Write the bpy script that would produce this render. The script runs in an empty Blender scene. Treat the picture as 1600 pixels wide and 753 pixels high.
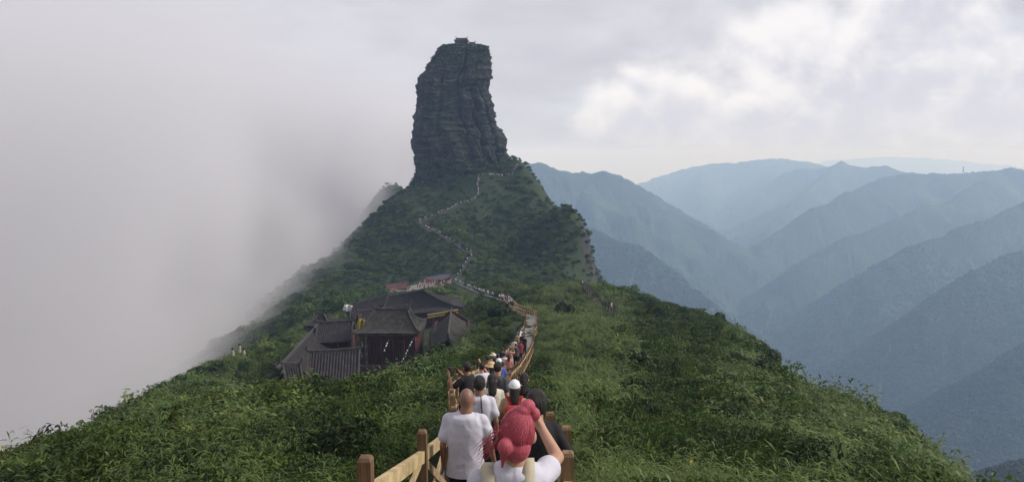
import bpy, bmesh, math, random
import numpy as np
from mathutils import Vector, Matrix
random.seed(7); np.random.seed(7)
SC = bpy.context.scene
COL = SC.collection
R = math.radians

# ------------------------------------------------------------------ camera
F = 1142.0                                   # focal length in photo pixels (1600 wide)
PITCH = math.atan(136.5 / F)
cam_d = bpy.data.cameras.new('camera'); cam = bpy.data.objects.new('camera', cam_d); COL.objects.link(cam)
cam_d.sensor_width = 36.0; cam_d.lens = 36.0 * F / 1600.0
cam_d.clip_start = 0.05; cam_d.clip_end = 60000
cam.rotation_euler = (R(90) - PITCH, 0, 0)
SC.camera = cam

def at(px, py, d):
    """The point d metres ahead (along +Y) that the photo shows at (px, py)."""
    u = (px - 800.0) / F; v = (376.5 - py) / F
    fy = math.cos(PITCH) + v * math.sin(PITCH); fz = -math.sin(PITCH) + v * math.cos(PITCH)
    k = d / fy
    return Vector((u * k, d, fz * k))

# ------------------------------------------------------------------ sky, sun, exposure
SUN_AZ, SUN_EL = 90.0, 36.0                  # degrees right of the view direction, above the horizon
w = bpy.data.worlds.new('World'); SC.world = w; w.use_nodes = True
w.cycles.sampling_method = 'MANUAL'; w.cycles.sample_map_resolution = 256
nt = w.node_tree; nt.nodes.clear()
def wn(t, **kw):
    n = nt.nodes.new(t)
    for k, v in kw.items(): setattr(n, k, v)
    return n
def wl(a, b): nt.links.new(a, b)
def wmath(op, a, b=None, c=None, clamp=False):
    n = wn('ShaderNodeMath', operation=op); n.use_clamp = clamp
    for i, s in enumerate((a, b, c)):
        if s is None: continue
        if isinstance(s, (int, float)): n.inputs[i].default_value = s
        else: wl(s, n.inputs[i])
    return n.outputs[0]
def wmap(v, a, b, c=0.0, d=1.0, smooth=True):
    n = wn('ShaderNodeMapRange'); n.interpolation_type = 'SMOOTHSTEP' if smooth else 'LINEAR'
    wl(v, n.inputs['Value'])
    for k, x in zip(('From Min', 'From Max', 'To Min', 'To Max'), (a, b, c, d)): n.inputs[k].default_value = x
    return n.outputs['Result']
def wmix(f, a, b):
    n = wn('ShaderNodeMix', data_type='RGBA')
    if isinstance(f, float): n.inputs[0].default_value = f
    else: wl(f, n.inputs[0])
    for i, s in ((6, a), (7, b)):
        if isinstance(s, tuple): n.inputs[i].default_value = (*s, 1)
        else: wl(s, n.inputs[i])
    return n.outputs[2]
sky = wn('ShaderNodeTexSky', sky_type='NISHITA'); sky.sun_disc = False
sky.sun_elevation = R(SUN_EL); sky.sun_rotation = R(SUN_AZ); sky.altitude = 2300; sky.dust_density = 2.0
tc = wn('ShaderNodeTexCoord'); D = tc.outputs['Generated']
sp = wn('ShaderNodeSeparateXYZ'); wl(D, sp.inputs[0])
def vadd(v, off):
    n = wn('ShaderNodeVectorMath', operation='ADD'); wl(v, n.inputs[0]); n.inputs[1].default_value = off; return n.outputs[0]
def vmul(v, s):
    n = wn('ShaderNodeVectorMath', operation='MULTIPLY'); wl(v, n.inputs[0]); n.inputs[1].default_value = s; return n.outputs[0]
def wnoise(v, scale, detail=6, rough=0.55, dist=0.0):
    n = wn('ShaderNodeTexNoise'); n.inputs['Scale'].default_value = scale; n.inputs['Detail'].default_value = detail
    n.inputs['Roughness'].default_value = rough; n.inputs['Distortion'].default_value = dist; wl(v, n.inputs['Vector'])
    return n.outputs['Fac']
# overcast deck: slow soft variation, a little flattened towards the horizon
deck_v = vmul(D, (1.0, 1.0, 2.6))
deck = wnoise(deck_v, 2.3, 4, 0.55, 0.4)
deck2 = wnoise(vadd(deck_v, (3.1, 1.7, 0.4)), 6.0, 5, 0.6, 0.5)
deckmix = wmath('ADD', wmath('MULTIPLY', deck, 0.65), wmath('MULTIPLY', deck2, 0.35))
deck_col = wmix(wmap(deckmix, 0.36, 0.64), (0.485, 0.48, 0.53), (0.615, 0.605, 0.645))
# cumulus heads standing in front of the deck where the overcast breaks
def cum(off):
    v = vmul(vadd(D, off), (1.0, 1.0, 1.2))
    return wnoise(v, 11.0, 7, 0.56, 0.15)
c0 = cum((0, 0, 0)); c1 = cum((-0.012, 0.0, 0.022))
def lobe(az, el, ra, re, tilt=0.0):
    # soft elliptical heap round a direction; az, el in degrees
    d = Vector((math.sin(R(az)) * math.cos(R(el)), math.cos(R(az)) * math.cos(R(el)), math.sin(R(el))))
    rt = Vector((math.cos(R(az)), -math.sin(R(az)), 0)); up = rt.cross(d)
    a = math.cos(tilt) * rt + math.sin(tilt) * up; b = -math.sin(tilt) * rt + math.cos(tilt) * up
    def dot(v):
        n = wn('ShaderNodeVectorMath', operation='DOT_PRODUCT'); wl(D, n.inputs[0]); n.inputs[1].default_value = v; return n.outputs['Value']
    x = wmath('DIVIDE', dot(a), math.sin(R(ra))); y = wmath('DIVIDE', dot(b), math.sin(R(re)))
    q = wmath('ADD', wmath('MULTIPLY', x, x), wmath('MULTIPLY', y, y))
    f = wmath('MULTIPLY', wmath('EXPONENT', wmath('MULTIPLY', q, -1.0)), wmath('GREATER_THAN', dot(d), 0.5))
    return f, wmath('MULTIPLY', f, y)
LOBES = [(20.8, 6.2, 5.0, 4.6, .5), (12.0, 3.4, 6.5, 3.2, .1), (25.0, 6.5, 6.0, 4.2, .5), (29.0, 10.5, 6.0, 4.0, .6), (17.5, 2.4, 8.0, 3.0, .1), (32.0, 4.0, 9.0, 3.0, .1),
         (-55, 9, 9, 4, 0), (62, 8, 10, 5, 0), (110, 12, 12, 6, 0), (160, 9, 10, 5, 0), (-120, 10, 12, 5, 0)]
belt = None; top = None
for L_ in LOBES:
    f_, y_ = lobe(*L_)
    belt = f_ if belt is None else wmath('MAXIMUM', belt, f_); top = y_ if top is None else wmath('ADD', top, y_)
cd = wmath('ADD', wmath('MULTIPLY', belt, 1.1), wmath('MULTIPLY', wmath('SUBTRACT', c0, 0.5), 1.7))
cmask = wmath('MULTIPLY', wmap(cd, 0.16, 0.74), wmap(belt, 0.02, 0.35))
lit = wmap(wmath('ADD', wmath('ADD', wmath('MULTIPLY', wmath('SUBTRACT', c0, c1), 1.6), wmath('MULTIPLY', top, 0.28)), wmath('MULTIPLY', wmath('SUBTRACT', 0.72, cd), 0.45)), -0.30, 0.26)
cum_col = wmix(lit, (0.56, 0.555, 0.62), (0.80, 0.775, 0.775))
gap = wmap(wmath('ADD', deck2, wmath('MULTIPLY', belt, 0.10)), 0.52, 0.72, 0.0, 0.55)
base_col = wmix(wmath('MULTIPLY', gap, wmap(belt, 0.0, 0.2)), deck_col, (0.63, 0.66, 0.75))
cloud_col = wmix(cmask, base_col, cum_col)
# the sky itself shows only faintly through the overcast
scl = wn('ShaderNodeVectorMath', operation='SCALE'); wl(cloud_col, scl.inputs[0]); scl.inputs['Scale'].default_value = 10.0
allc = wmix(0.94, sky.outputs[0], scl.outputs[0])
bg = wn('ShaderNodeBackground'); bg.inputs['Strength'].default_value = 0.1; wl(allc, bg.inputs['Color'])
out = wn('ShaderNodeOutputWorld'); wl(bg.outputs[0], out.inputs['Surface'])

sd = bpy.data.lights.new('sun', 'SUN'); so = bpy.data.objects.new('sun', sd); COL.objects.link(so)
sd.energy = 2.9; sd.angle = R(24); sd.color = (1.0, 0.95, 0.88)
sdir = Vector((math.sin(R(SUN_AZ)) * math.cos(R(SUN_EL)), math.cos(R(SUN_AZ)) * math.cos(R(SUN_EL)), math.sin(R(SUN_EL))))
so.rotation_euler = (-sdir).to_track_quat('-Z', 'Y').to_euler()

SC.view_settings.view_transform = 'Standard'; SC.view_settings.look = 'None'
SC.view_settings.exposure = 0.34; SC.view_settings.gamma = 1.0; SC.view_settings.use_curve_mapping = False
SC.render.engine = 'CYCLES'
cy = SC.cycles
cy.use_denoising = True; cy.max_bounces = 6; cy.diffuse_bounces = 3; cy.glossy_bounces = 2; cy.transmission_bounces = 3
cy.volume_bounces = 3; cy.transparent_max_bounces = 8; cy.volume_step_rate = 1.0; cy.volume_max_steps = 128
cy.sample_clamp_indirect = 4.0

# ------------------------------------------------------------------ object helpers
def tag(o, label=None, cat=None, group=None, kind=None):
    if label: o['label'] = label
    if cat: o['category'] = cat
    if group: o['group'] = group
    if kind: o['kind'] = kind
    return o
def link(o, parent=None):
    COL.objects.link(o)
    if parent is not None: o.parent = parent
    return o
def empty(name, loc=(0, 0, 0), rz=0.0):
    o = bpy.data.objects.new(name, None); o.empty_display_size = 0.2
    o.location = loc; o.rotation_euler = (0, 0, rz); return link(o)
def mesh_obj(name, me, mats, parent=None, loc=None):
    o = bpy.data.objects.new(name, me)
    if not isinstance(mats, (list, tuple)): mats = [mats]
    if len(me.materials) == 0:
        for m in mats: me.materials.append(m)
    if loc is not None: o.location = loc
    return link(o, parent)
def pyd(name, verts, faces, smooth=False):
    me = bpy.data.meshes.new(name); me.from_pydata([tuple(v) for v in verts], [], faces); me.update()
    if smooth: me.polygons.foreach_set('use_smooth', [True] * len(me.polygons))
    return me
def grid_mesh(name, P, smooth=True, closed_u=False, mats=None):
    """P: (n, m, 3) array of points -> quad sheet."""
    n, m = P.shape[:2]
    i, j = np.meshgrid(np.arange(n - 1), np.arange(m if closed_u else m - 1), indexing='ij')
    j2 = (j + 1) % m
    q = np.stack([i * m + j, i * m + j2, (i + 1) * m + j2, (i + 1) * m + j], -1).reshape(-1, 4)
    me = bpy.data.meshes.new(name)
    me.vertices.add(n * m); me.vertices.foreach_set('co', P.reshape(-1).astype(np.float32))
    me.loops.add(q.size); me.loops.foreach_set('vertex_index', q.reshape(-1).astype(np.int32))
    me.polygons.add(len(q)); me.polygons.foreach_set('loop_start', np.arange(0, q.size, 4, dtype=np.int32))
    me.polygons.foreach_set('loop_total', np.full(len(q), 4, dtype=np.int32))
    me.update(calc_edges=True)
    me.polygons.foreach_set('use_smooth', np.full(len(q), smooth, dtype=bool))
    return me
class MB:
    """Collects solid pieces into one mesh."""
    def __init__(s): s.v = []; s.f = []; s.mi = []
    def add(s, verts, faces, mi=0):
        b = len(s.v); s.v += [tuple(v) for v in verts]
        s.f += [tuple(b + i for i in f) for f in faces]; s.mi += [mi] * len(faces)
    def box(s, c, size, rz=0.0, mi=0, taper=1.0):
        cx, cy_, cz = c; hx, hy, hz = size[0] / 2, size[1] / 2, size[2] / 2
        cs, sn = math.cos(rz), math.sin(rz); vs = []
        for z in (-hz, hz):
            t = taper if z > 0 else 1.0
            for x, y in ((-hx, -hy), (hx, -hy), (hx, hy), (-hx, hy)):
                x *= t; y *= t
                vs.append((cx + x * cs - y * sn, cy_ + x * sn + y * cs, cz + z))
        s.add(vs, [(3, 2, 1, 0), (4, 5, 6, 7), (0, 1, 5, 4), (1, 2, 6, 5), (2, 3, 7, 6), (3, 0, 4, 7)], mi)
    def beam(s, a, b, wd, ht, mi=0, up=(0, 0, 1)):
        """A squared timber from a to b, wd across and ht tall."""
        a = Vector(a); b = Vector(b); d = (b - a).normalized(); u = Vector(up)
        sd_ = d.cross(u)
        if sd_.length < 1e-4: sd_ = Vector((1, 0, 0))
        sd_.normalize(); u = sd_.cross(d)
        vs = []
        for p in (a, b):
            for i, j in ((-1, -1), (1, -1), (1, 1), (-1, 1)): vs.append(p + sd_ * (i * wd / 2) + u * (j * ht / 2))
        s.add(vs, [(3, 2, 1, 0), (4, 5, 6, 7), (0, 1, 5, 4), (1, 2, 6, 5), (2, 3, 7, 6), (3, 0, 4, 7)], mi)
    def tube(s, pts, radii, seg=8, mi=0, cap=True):
        pts = [Vector(p) for p in pts]; n = len(pts)
        if not isinstance(radii, (list, tuple)): radii = [radii] * n
        vs = []; fs = []; ref = None
        for k, p in enumerate(pts):
            d = (pts[min(k + 1, n - 1)] - pts[max(k - 1, 0)]).normalized()
            if ref is None: ref = d.orthogonal().normalized()
            ref = (ref - d * ref.dot(d)).normalized(); b = d.cross(ref)
            for j in range(seg):
                a = 2 * math.pi * j / seg; vs.append(p + (ref * math.cos(a) + b * math.sin(a)) * radii[k])
        for k in range(n - 1):
            for j in range(seg): fs.append((k * seg + j, k * seg + (j + 1) % seg, (k + 1) * seg + (j + 1) % seg, (k + 1) * seg + j))
        if cap: fs += [tuple(range(seg - 1, -1, -1)), tuple((n - 1) * seg + j for j in range(seg))]
        s.add(vs, fs, mi)
    def mesh(s, name, smooth=False):
        me = bpy.data.meshes.new(name); me.from_pydata(s.v, [], s.f); me.update()
        if any(s.mi): me.polygons.foreach_set('material_index', s.mi)
        if smooth: me.polygons.foreach_set('use_smooth', [True] * len(me.polygons))
        return me
    def build(s, name, mats, parent=None, smooth=False, loc=None): return mesh_obj(name, s.mesh(name, smooth), mats, parent, loc)

# ------------------------------------------------------------------ noise (numpy)
def _h(ix, iy, iz, seed):
    M = np.uint32
    h = (ix.astype(np.int64).astype(M) * M(374761393) + iy.astype(np.int64).astype(M) * M(668265263) + iz.astype(np.int64).astype(M) * M(2147483647) + M(seed * 974711 % 4294967295))
    h ^= h >> M(13); h *= M(1274126177); h ^= h >> M(16); h *= M(2246822519); h ^= h >> M(13)
    return h.astype(np.float64) / 4294967295.0 * 2 - 1
def vnoise(x, y, z=None, seed=0):
    with np.errstate(over='ignore'):
        x = np.asarray(x, float); y = np.asarray(y, float)
        ix = np.floor(x); iy = np.floor(y); fx = x - ix; fy = y - iy
        fx = fx * fx * fx * (fx * (fx * 6 - 15) + 10); fy = fy * fy * fy * (fy * (fy * 6 - 15) + 10)
        def sl(iz):
            a = _h(ix, iy, iz, seed); b = _h(ix + 1, iy, iz, seed); c = _h(ix, iy + 1, iz, seed); d = _h(ix + 1, iy + 1, iz, seed)
            return (a * (1 - fx) + b * fx) * (1 - fy) + (c * (1 - fx) + d * fx) * fy
        if z is None: return sl(np.zeros_like(ix))
        z = np.asarray(z, float); iz = np.floor(z); fz = z - iz; fz = fz * fz * fz * (fz * (fz * 6 - 15) + 10)
        return sl(iz) * (1 - fz) + sl(iz + 1) * fz
def fbm(x, y, z=None, oct=5, seed=0, gain=0.5, lac=2.03, ridged=False):
    t = 0; a = 1.0; tot = 0
    x = np.asarray(x, float); y = np.asarray(y, float); z = None if z is None else np.asarray(z, float)
    for k in range(oct):
        n = vnoise(x + 17.3 * k, y - 9.1 * k, None if z is None else z + 5.7 * k, seed + k)
        if ridged: n = 1 - 2 * np.abs(n)
        t = t + n * a; tot += a; a *= gain; x = x * lac; y = y * lac
        if z is not None: z = z * lac
    return t / tot
def sstep(x, a, b):
    t = np.clip((np.asarray(x, float) - a) / (b - a), 0, 1); return t * t * (3 - 2 * t)

# ------------------------------------------------------------------ materials
MATS = {}
def mat(name, c1, c2=None, scale=5.0, rough=0.8, detail=5, bump=0.0, bscale=None, stretch=None, obj_rand=0.0, spec=0.3, coords='Object', c3=None, trans=0.0):
    """Two- or three-tone noise material; obj_rand brightens/darkens per object or instance."""
    if name in MATS: return MATS[name]
    m = bpy.data.materials.new(name); m.use_nodes = True; t = m.node_tree; b = t.nodes['Principled BSDF']; MATS[name] = m
    b.inputs['Roughness'].default_value = rough; b.inputs['Specular IOR Level'].default_value = spec
    def N(k): return t.nodes.new(k)
    col = None
    tcn = N('ShaderNodeTexCoord'); mp = N('ShaderNodeMapping'); t.links.new(tcn.outputs[coords], mp.inputs[0])
    if stretch: mp.inputs['Scale'].default_value = stretch
    if c2 is not None:
        n = N('ShaderNodeTexNoise'); n.inputs['Scale'].default_value = scale; n.inputs['Detail'].default_value = detail; n.inputs['Roughness'].default_value = 0.6
        t.links.new(mp.outputs[0], n.inputs['Vector'])
        r = N('ShaderNodeValToRGB'); e = r.color_ramp.elements
        e[0].position = 0.34; e[0].color = (*c1, 1); e[1].position = 0.66; e[1].color = (*c2, 1)
        if c3 is not None: x = e.new(0.5); x.color = (*c3, 1)
        t.links.new(n.outputs['Fac'], r.inputs[0]); col = r.outputs[0]
    if obj_rand > 0:
        oi = N('ShaderNodeObjectInfo'); hs = N('ShaderNodeHueSaturation')
        a = N('ShaderNodeMapRange'); a.inputs['To Min'].default_value = 1 - obj_rand; a.inputs['To Max'].default_value = 1 + obj_rand
        t.links.new(oi.outputs['Random'], a.inputs['Value']); t.links.new(a.outputs[0], hs.inputs['Value'])
        wn_ = N('ShaderNodeTexWhiteNoise'); wn_.noise_dimensions = '1D'; t.links.new(oi.outputs['Random'], wn_.inputs['W'])
        a2 = N('ShaderNodeMapRange'); a2.inputs['To Min'].default_value = 0.5 - 0.06 * obj_rand; a2.inputs['To Max'].default_value = 0.5 + 0.05 * obj_rand
        t.links.new(wn_.outputs['Value'], a2.inputs['Value']); t.links.new(a2.outputs[0], hs.inputs['Hue'])
        if col is None: hs.inputs['Color'].default_value = (*c1, 1)
        else: t.links.new(col, hs.inputs['Color'])
        col = hs.outputs[0]
    if col is None: b.inputs['Base Color'].default_value = (*c1, 1)
    else: t.links.new(col, b.inputs['Base Color'])
    if bump > 0:
        n2 = N('ShaderNodeTexNoise'); n2.inputs['Scale'].default_value = bscale or scale * 3; n2.inputs['Detail'].default_value = 4
        t.links.new(mp.outputs[0], n2.inputs['Vector'])
        bp = N('ShaderNodeBump'); bp.inputs['Strength'].default_value = bump; bp.inputs['Distance'].default_value = 0.02
        t.links.new(n2.outputs['Fac'], bp.inputs['Height']); t.links.new(bp.outputs[0], b.inputs['Normal'])
    if trans > 0:
        tr = N('ShaderNodeBsdfTranslucent'); mx = N('ShaderNodeMixShader'); mx.inputs[0].default_value = trans
        if col is not None: t.links.new(col, tr.inputs['Color'])
        else: tr.inputs['Color'].default_value = (*c1, 1)
        o = t.nodes['Material Output']
        t.links.new(b.outputs[0], mx.inputs[1]); t.links.new(tr.outputs[0], mx.inputs[2]); t.links.new(mx.outputs[0], o.inputs['Surface'])
    return m
# ------------------------------------------------------------------ the walk down the ridge: (distance ahead, x of the middle, tread height)
PATH = np.array([(-6, -.27, .2), (0, -.27, -1.58), (3.1, -.27, -2.65), (7.4, -.22, -4.13), (10, -.28, -4.85), (13, -.5, -5.55), (16, -.75, -6.3), (20, -.9, -7.45),
    (26, -.85, -9.0), (30, -.75, -10.1), (38, -.4, -12.2), (48, .12, -14.5), (55, .6, -15.9), (62, 1.0, -17.2), (70, 1.3, -18.7),
    (85, 1.8, -21.8), (92, 2.4, -23.0), (113, 3.1, -25.6), (119, 2.3, -26.6), (130, .4, -28.3), (150, -.4, -31.6), (165, -1.2, -33.8),
    (185, -4, -37), (215, -10.3, -41.2), (250, -17, -45.6), (285, -23, -50)])
def path_at(d): return Vector((float(np.interp(d, PATH[:, 0], PATH[:, 1])), d, float(np.interp(d, PATH[:, 0], PATH[:, 2]))))
HILLPATH = [at(*p) for p in ((710, 438, 288), (722, 425, 299), (737, 407, 312), (735, 400, 318), (715, 388, 328), (700, 378, 336), (680, 366, 346), (658, 352, 358),
    (654, 346, 362), (668, 342, 367), (690, 335, 374), (720, 322, 381), (742, 315, 385), (748, 305, 388), (746, 290, 392), (750, 283, 395), (775, 279, 397), (800, 275, 399), (808, 262, 402), (812, 252, 405))]
SIDEPATH = [at(*p) for p in ((905, 462, 172), (917, 471, 158), (940, 484, 140), (960, 495, 126), (982, 510, 112), (1002, 528, 99))]

# ------------------------------------------------------------------ ground heights near the camera: thin-plate surface through points read off the ridge
C = []
def S(px, py, d, veg=0.9):
    p = at(px, py, d); C.append((p.x, p.y, p.z - veg)); return p
for r_ in PATH[::1]:
    C.append((r_[1], r_[0], r_[2] - 0.25))
left = []
for a in ((0, 700, 14), (60, 690, 18), (130, 657, 28), (200, 614, 45), (250, 605, 60), (300, 574, 95), (340, 558, 112), (380, 542, 130), (420, 528, 150)):
    left.append(S(*a, .8 + max(0., min(1.3, (a[2] - 18) / 16))))
for p in left: C.append((p.x - 0.35 * p.y ** 0.9 - 4, p.y * 1.06, p.z - 0.42 * p.y ** 0.9 - 5)); C.append((p.x - 1.0 * p.y ** 0.9 - 25, p.y * 1.1, p.z - 1.3 * p.y ** 0.9 - 40))
for a in ((0, 760, 8.5), (250, 760, 6.2), (450, 756, 5.6), (150, 720, 12), (300, 680, 18), (450, 650, 25), (600, 600, 40), (400, 622, 52), (350, 594, 72), (650, 575, 58), (560, 612, 48), (480, 655, 46),
          (735, 548, 74), (740, 520, 100), (755, 498, 130), (600, 640, 22), (690, 615, 22)):
    S(*a)
for a in ((480, 652, 72), (420, 620, 84), (545, 625, 76), (600, 590, 88), (670, 565, 90)): S(*a, 2.2)
for p in ((-42, 262, -52.5), (-30, 266, -52.5), (-22, 280, -52.2), (-46, 272, -52.3), (-36, 288, -51.8), (-28, 294, -51.2)): C.append(p)
for p in ((-26, 96, -36.5), (-14, 104, -34.5), (-33, 125, -37.5), (-20, 125, -36.5), (-10, 135, -35), (-24, 165, -42), (-36, 170, -44), (-10, 170, -38), (-38, 105, -37)): C.append(p)
for a in ((470, 508, 175), (560, 478, 215), (450, 485, 255), (520, 470, 235),  (750, 462, 190), (730, 452, 230), (830, 464, 190), (820, 452, 225)):
    S(*a, 1.6)
right = []
for a in ((1530, 748, 26), (1480, 703, 36), (1420, 673, 45), (1350, 644, 56), (1300, 622, 64), (1250, 588, 76), (1205, 555, 90), (1180, 522, 105), (1130, 500, 125), (1080, 485, 145), (1020, 471, 165), (960, 459, 185), (910, 455, 200)):
    right.append(S(*a, 1.5 if a[2] < 40 else 2.6 if a[2] < 85 else 2.0))
for p in right: C.append((p.x + 9, p.y + 4, p.z - 13)); C.append((p.x + 60, p.y + 25, p.z - 95))
for a in ((850, 560, 55), (870, 640, 18), (950, 720, 8), (1000, 756, 6), (1200, 758, 6.8), (1400, 756, 9), (1500, 748, 15), (1055, 588, 50), (950, 600, 35), (1150, 650, 28), (1300, 700, 20), (1100, 700, 14),
          (1000, 503, 105), (900, 482, 140), (1100, 533, 80), (870, 500, 118), (1180, 590, 60), (880, 590, 40)):
    S(*a)
# the hill below the rock
for a in ((800, 442, 270), (880, 449, 262), (925, 388, 330), (905, 368, 352), (880, 350, 368), (857, 328, 385), (850, 303, 398), (818, 262, 412), (830, 400, 325), (860, 420, 300), (800, 370, 355), (800, 320, 383), (780, 340, 372),
          (645, 294, 402), (600, 334, 392), (545, 379, 372), (490, 409, 350), (440, 452, 318), (520, 430, 318), (600, 400, 340), (600, 440, 305), (560, 450, 275), (650, 410, 318), (690, 305, 396), (680, 290, 402), (700, 400, 318), (640, 375, 350), (760, 420, 300)):
    S(*a, 2.2)
for p in HILLPATH: C.append((p.x, p.y, p.z - 0.2))
for a in ((936, 440, 318), (930, 400, 336)):
    p = at(*a); C.append((p.x + 1, p.y + 3, p.z - 8)); C.append((p.x + 8, p.y + 14, p.z - 45))
for p in ((70, 330, -130), (60, 380, -90), (45, 420, -70), (30, 445, -45), (110, 250, -150), (120, 150, -140), (130, 60, -120), (90, 10, -75), (-30, 428, -12), (-10, 428, -12), (-50, 430, -18), (-30, 470, -40), (10, 470, -45), (-70, 470, -60),
          (-105, 420, -62), (-130, 380, -85), (-140, 320, -95), (-150, 260, -110), (-160, 200, -120), (-60, 540, -150), (40, 540, -150), (-180, 480, -170), (150, 450, -220), (-220, 300, -190), (-200, 100, -170), (-120, 10, -95),
          (180, 300, -240), (200, 100, -220), (0, 620, -230), (-84, 520, -25), (-74, 516, -30), (-96, 524, -31), (-84, 492, -62), (-118, 530, -70), (-60, 512, -85), (0, -25, 6), (-25, -25, -4), (25, -25, -4), (-60, -30, -40), (60, -30, -40)): C.append(p)
C = np.array(C); SX = 100.0
def _tps(r2): return np.where(r2 > 1e-9, 0.5 * r2 * np.log(np.maximum(r2, 1e-12)), 0.0)
_n = len(C); _A = np.zeros((_n + 3, _n + 3)); _xy = C[:, :2] / SX
_A[:_n, :_n] = _tps(((_xy[:, None, :] - _xy[None]) ** 2).sum(-1)) + np.eye(_n) * 2e-6
_A[:_n, _n] = 1; _A[:_n, _n + 1:] = _xy; _A[_n, :_n] = 1; _A[_n + 1:, :_n] = _xy.T
_W = np.linalg.solve(_A, np.concatenate([C[:, 2], [0, 0, 0]]))
PD = np.concatenate([np.arange(-5, 120, 0.5), np.arange(120, 286, 2.0)])
PXY = np.stack([np.interp(PD, PATH[:, 0], PATH[:, 1]), PD, np.interp(PD, PATH[:, 0], PATH[:, 2])], 1)
def dense(pts, step):
    out_ = []
    for a, b in zip(pts[:-1], pts[1:]):
        n = max(1, int((b - a).length / step))
        for k in range(n): out_.append(a.lerp(b, k / n))
    return np.array([tuple(p) for p in out_ + [pts[-1]]])
HP = dense(HILLPATH, 1.5); SPT = dense(SIDEPATH, 1.5)
def near_path(x, y, pts):
    d = np.full(x.shape, 1e9); z = np.zeros(x.shape)
    for p in pts:
        q = np.hypot(x - p[0], y - p[1]); m = q < d; d[m] = q[m]; z[m] = p[2]
    return d, z
TERRACE = [(-40, -6, 93, 178)]
def h_near(x, y, rough=True):
    shp = np.shape(x); x = np.ravel(np.asarray(x, float)); y = np.ravel(np.asarray(y, float)); out_ = np.empty_like(x)
    for k in range(0, len(x), 60000):
        sl = slice(k, k + 60000); px_, py_ = x[sl] / SX, y[sl] / SX
        r2 = (px_[:, None] - _xy[None, :, 0]) ** 2 + (py_[:, None] - _xy[None, :, 1]) ** 2
        out_[sl] = _tps(r2) @ _W[:_n] + _W[_n] + px_ * _W[_n + 1] + py_ * _W[_n + 2]
    if rough:
        r = np.hypot(x, y); a = np.clip(r / 45, 0.35, 3.0)
        hill = sstep(y, 215, 300)
        out_ += fbm(x / 9, y / 9, oct=4, seed=3) * 0.55 * np.minimum(a, 1.6) + hill * fbm(x / 26, y / 26, oct=3, seed=11) * 3.4
    # the ground stays under the walk
    m = (np.abs(x) < 40) & (y < 290)
    if m.any():
        d, z = near_path(x[m], y[m], PXY); k = 1 - sstep(d, 0.95, 1.9)
        lo = np.minimum(out_[m], z - 0.22); out_[m] = out_[m] * (1 - k) + lo * k
    return out_.reshape(shp)

MAT_soil = mat('undergrowth_soil', (.014, .024, .008), (.035, .052, .016), scale=1.5, rough=0.95, c3=(.022, .036, .011))
t = MAT_soil.node_tree; b = t.nodes['Principled BSDF']; g = t.nodes.new('ShaderNodeNewGeometry'); sx = t.nodes.new('ShaderNodeSeparateXYZ'); t.links.new(g.outputs['True Normal'], sx.inputs[0])
rk = t.nodes.new('ShaderNodeMapRange'); rk.inputs['From Min'].default_value = .56; rk.inputs['From Max'].default_value = .40; t.links.new(sx.outputs['Z'], rk.inputs['Value'])   # bare rock on the bluffs
mr = t.nodes.new('ShaderNodeMix'); mr.data_type = 'RGBA'; nr = t.nodes.new('ShaderNodeTexNoise'); nr.inputs['Scale'].default_value = .35; nr.inputs['Detail'].default_value = 8; t.links.new(g.outputs['Position'], nr.inputs[0])
rr_ = t.nodes.new('ShaderNodeValToRGB'); e = rr_.color_ramp.elements; e[0].position = .35; e[0].color = (.018, .016, .016, 1); e[1].position = .68; e[1].color = (.055, .050, .047, 1); t.links.new(nr.outputs[0], rr_.inputs[0])
old = b.inputs['Base Color'].links[0].from_socket; t.links.new(old, mr.inputs[6]); t.links.new(rr_.outputs[0], mr.inputs[7]); t.links.new(rk.outputs[0], mr.inputs[0]); t.links.new(mr.outputs[2], b.inputs['Base Color'])
th = np.concatenate([np.radians(np.linspace(-62, 62, 470)), np.radians(np.linspace(66, 294, 46))])
rr = np.exp(np.linspace(math.log(0.7), math.log(640), 560))
TH, RR = np.meshgrid(th, rr)
gx, gy = RR * np.sin(TH), RR * np.cos(TH)
gz = h_near(gx, gy)
me = grid_mesh('hillside', np.stack([gx, gy, gz], -1), closed_u=True)
hillside = tag(mesh_obj('hillside', me, MAT_soil), kind='structure')

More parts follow.
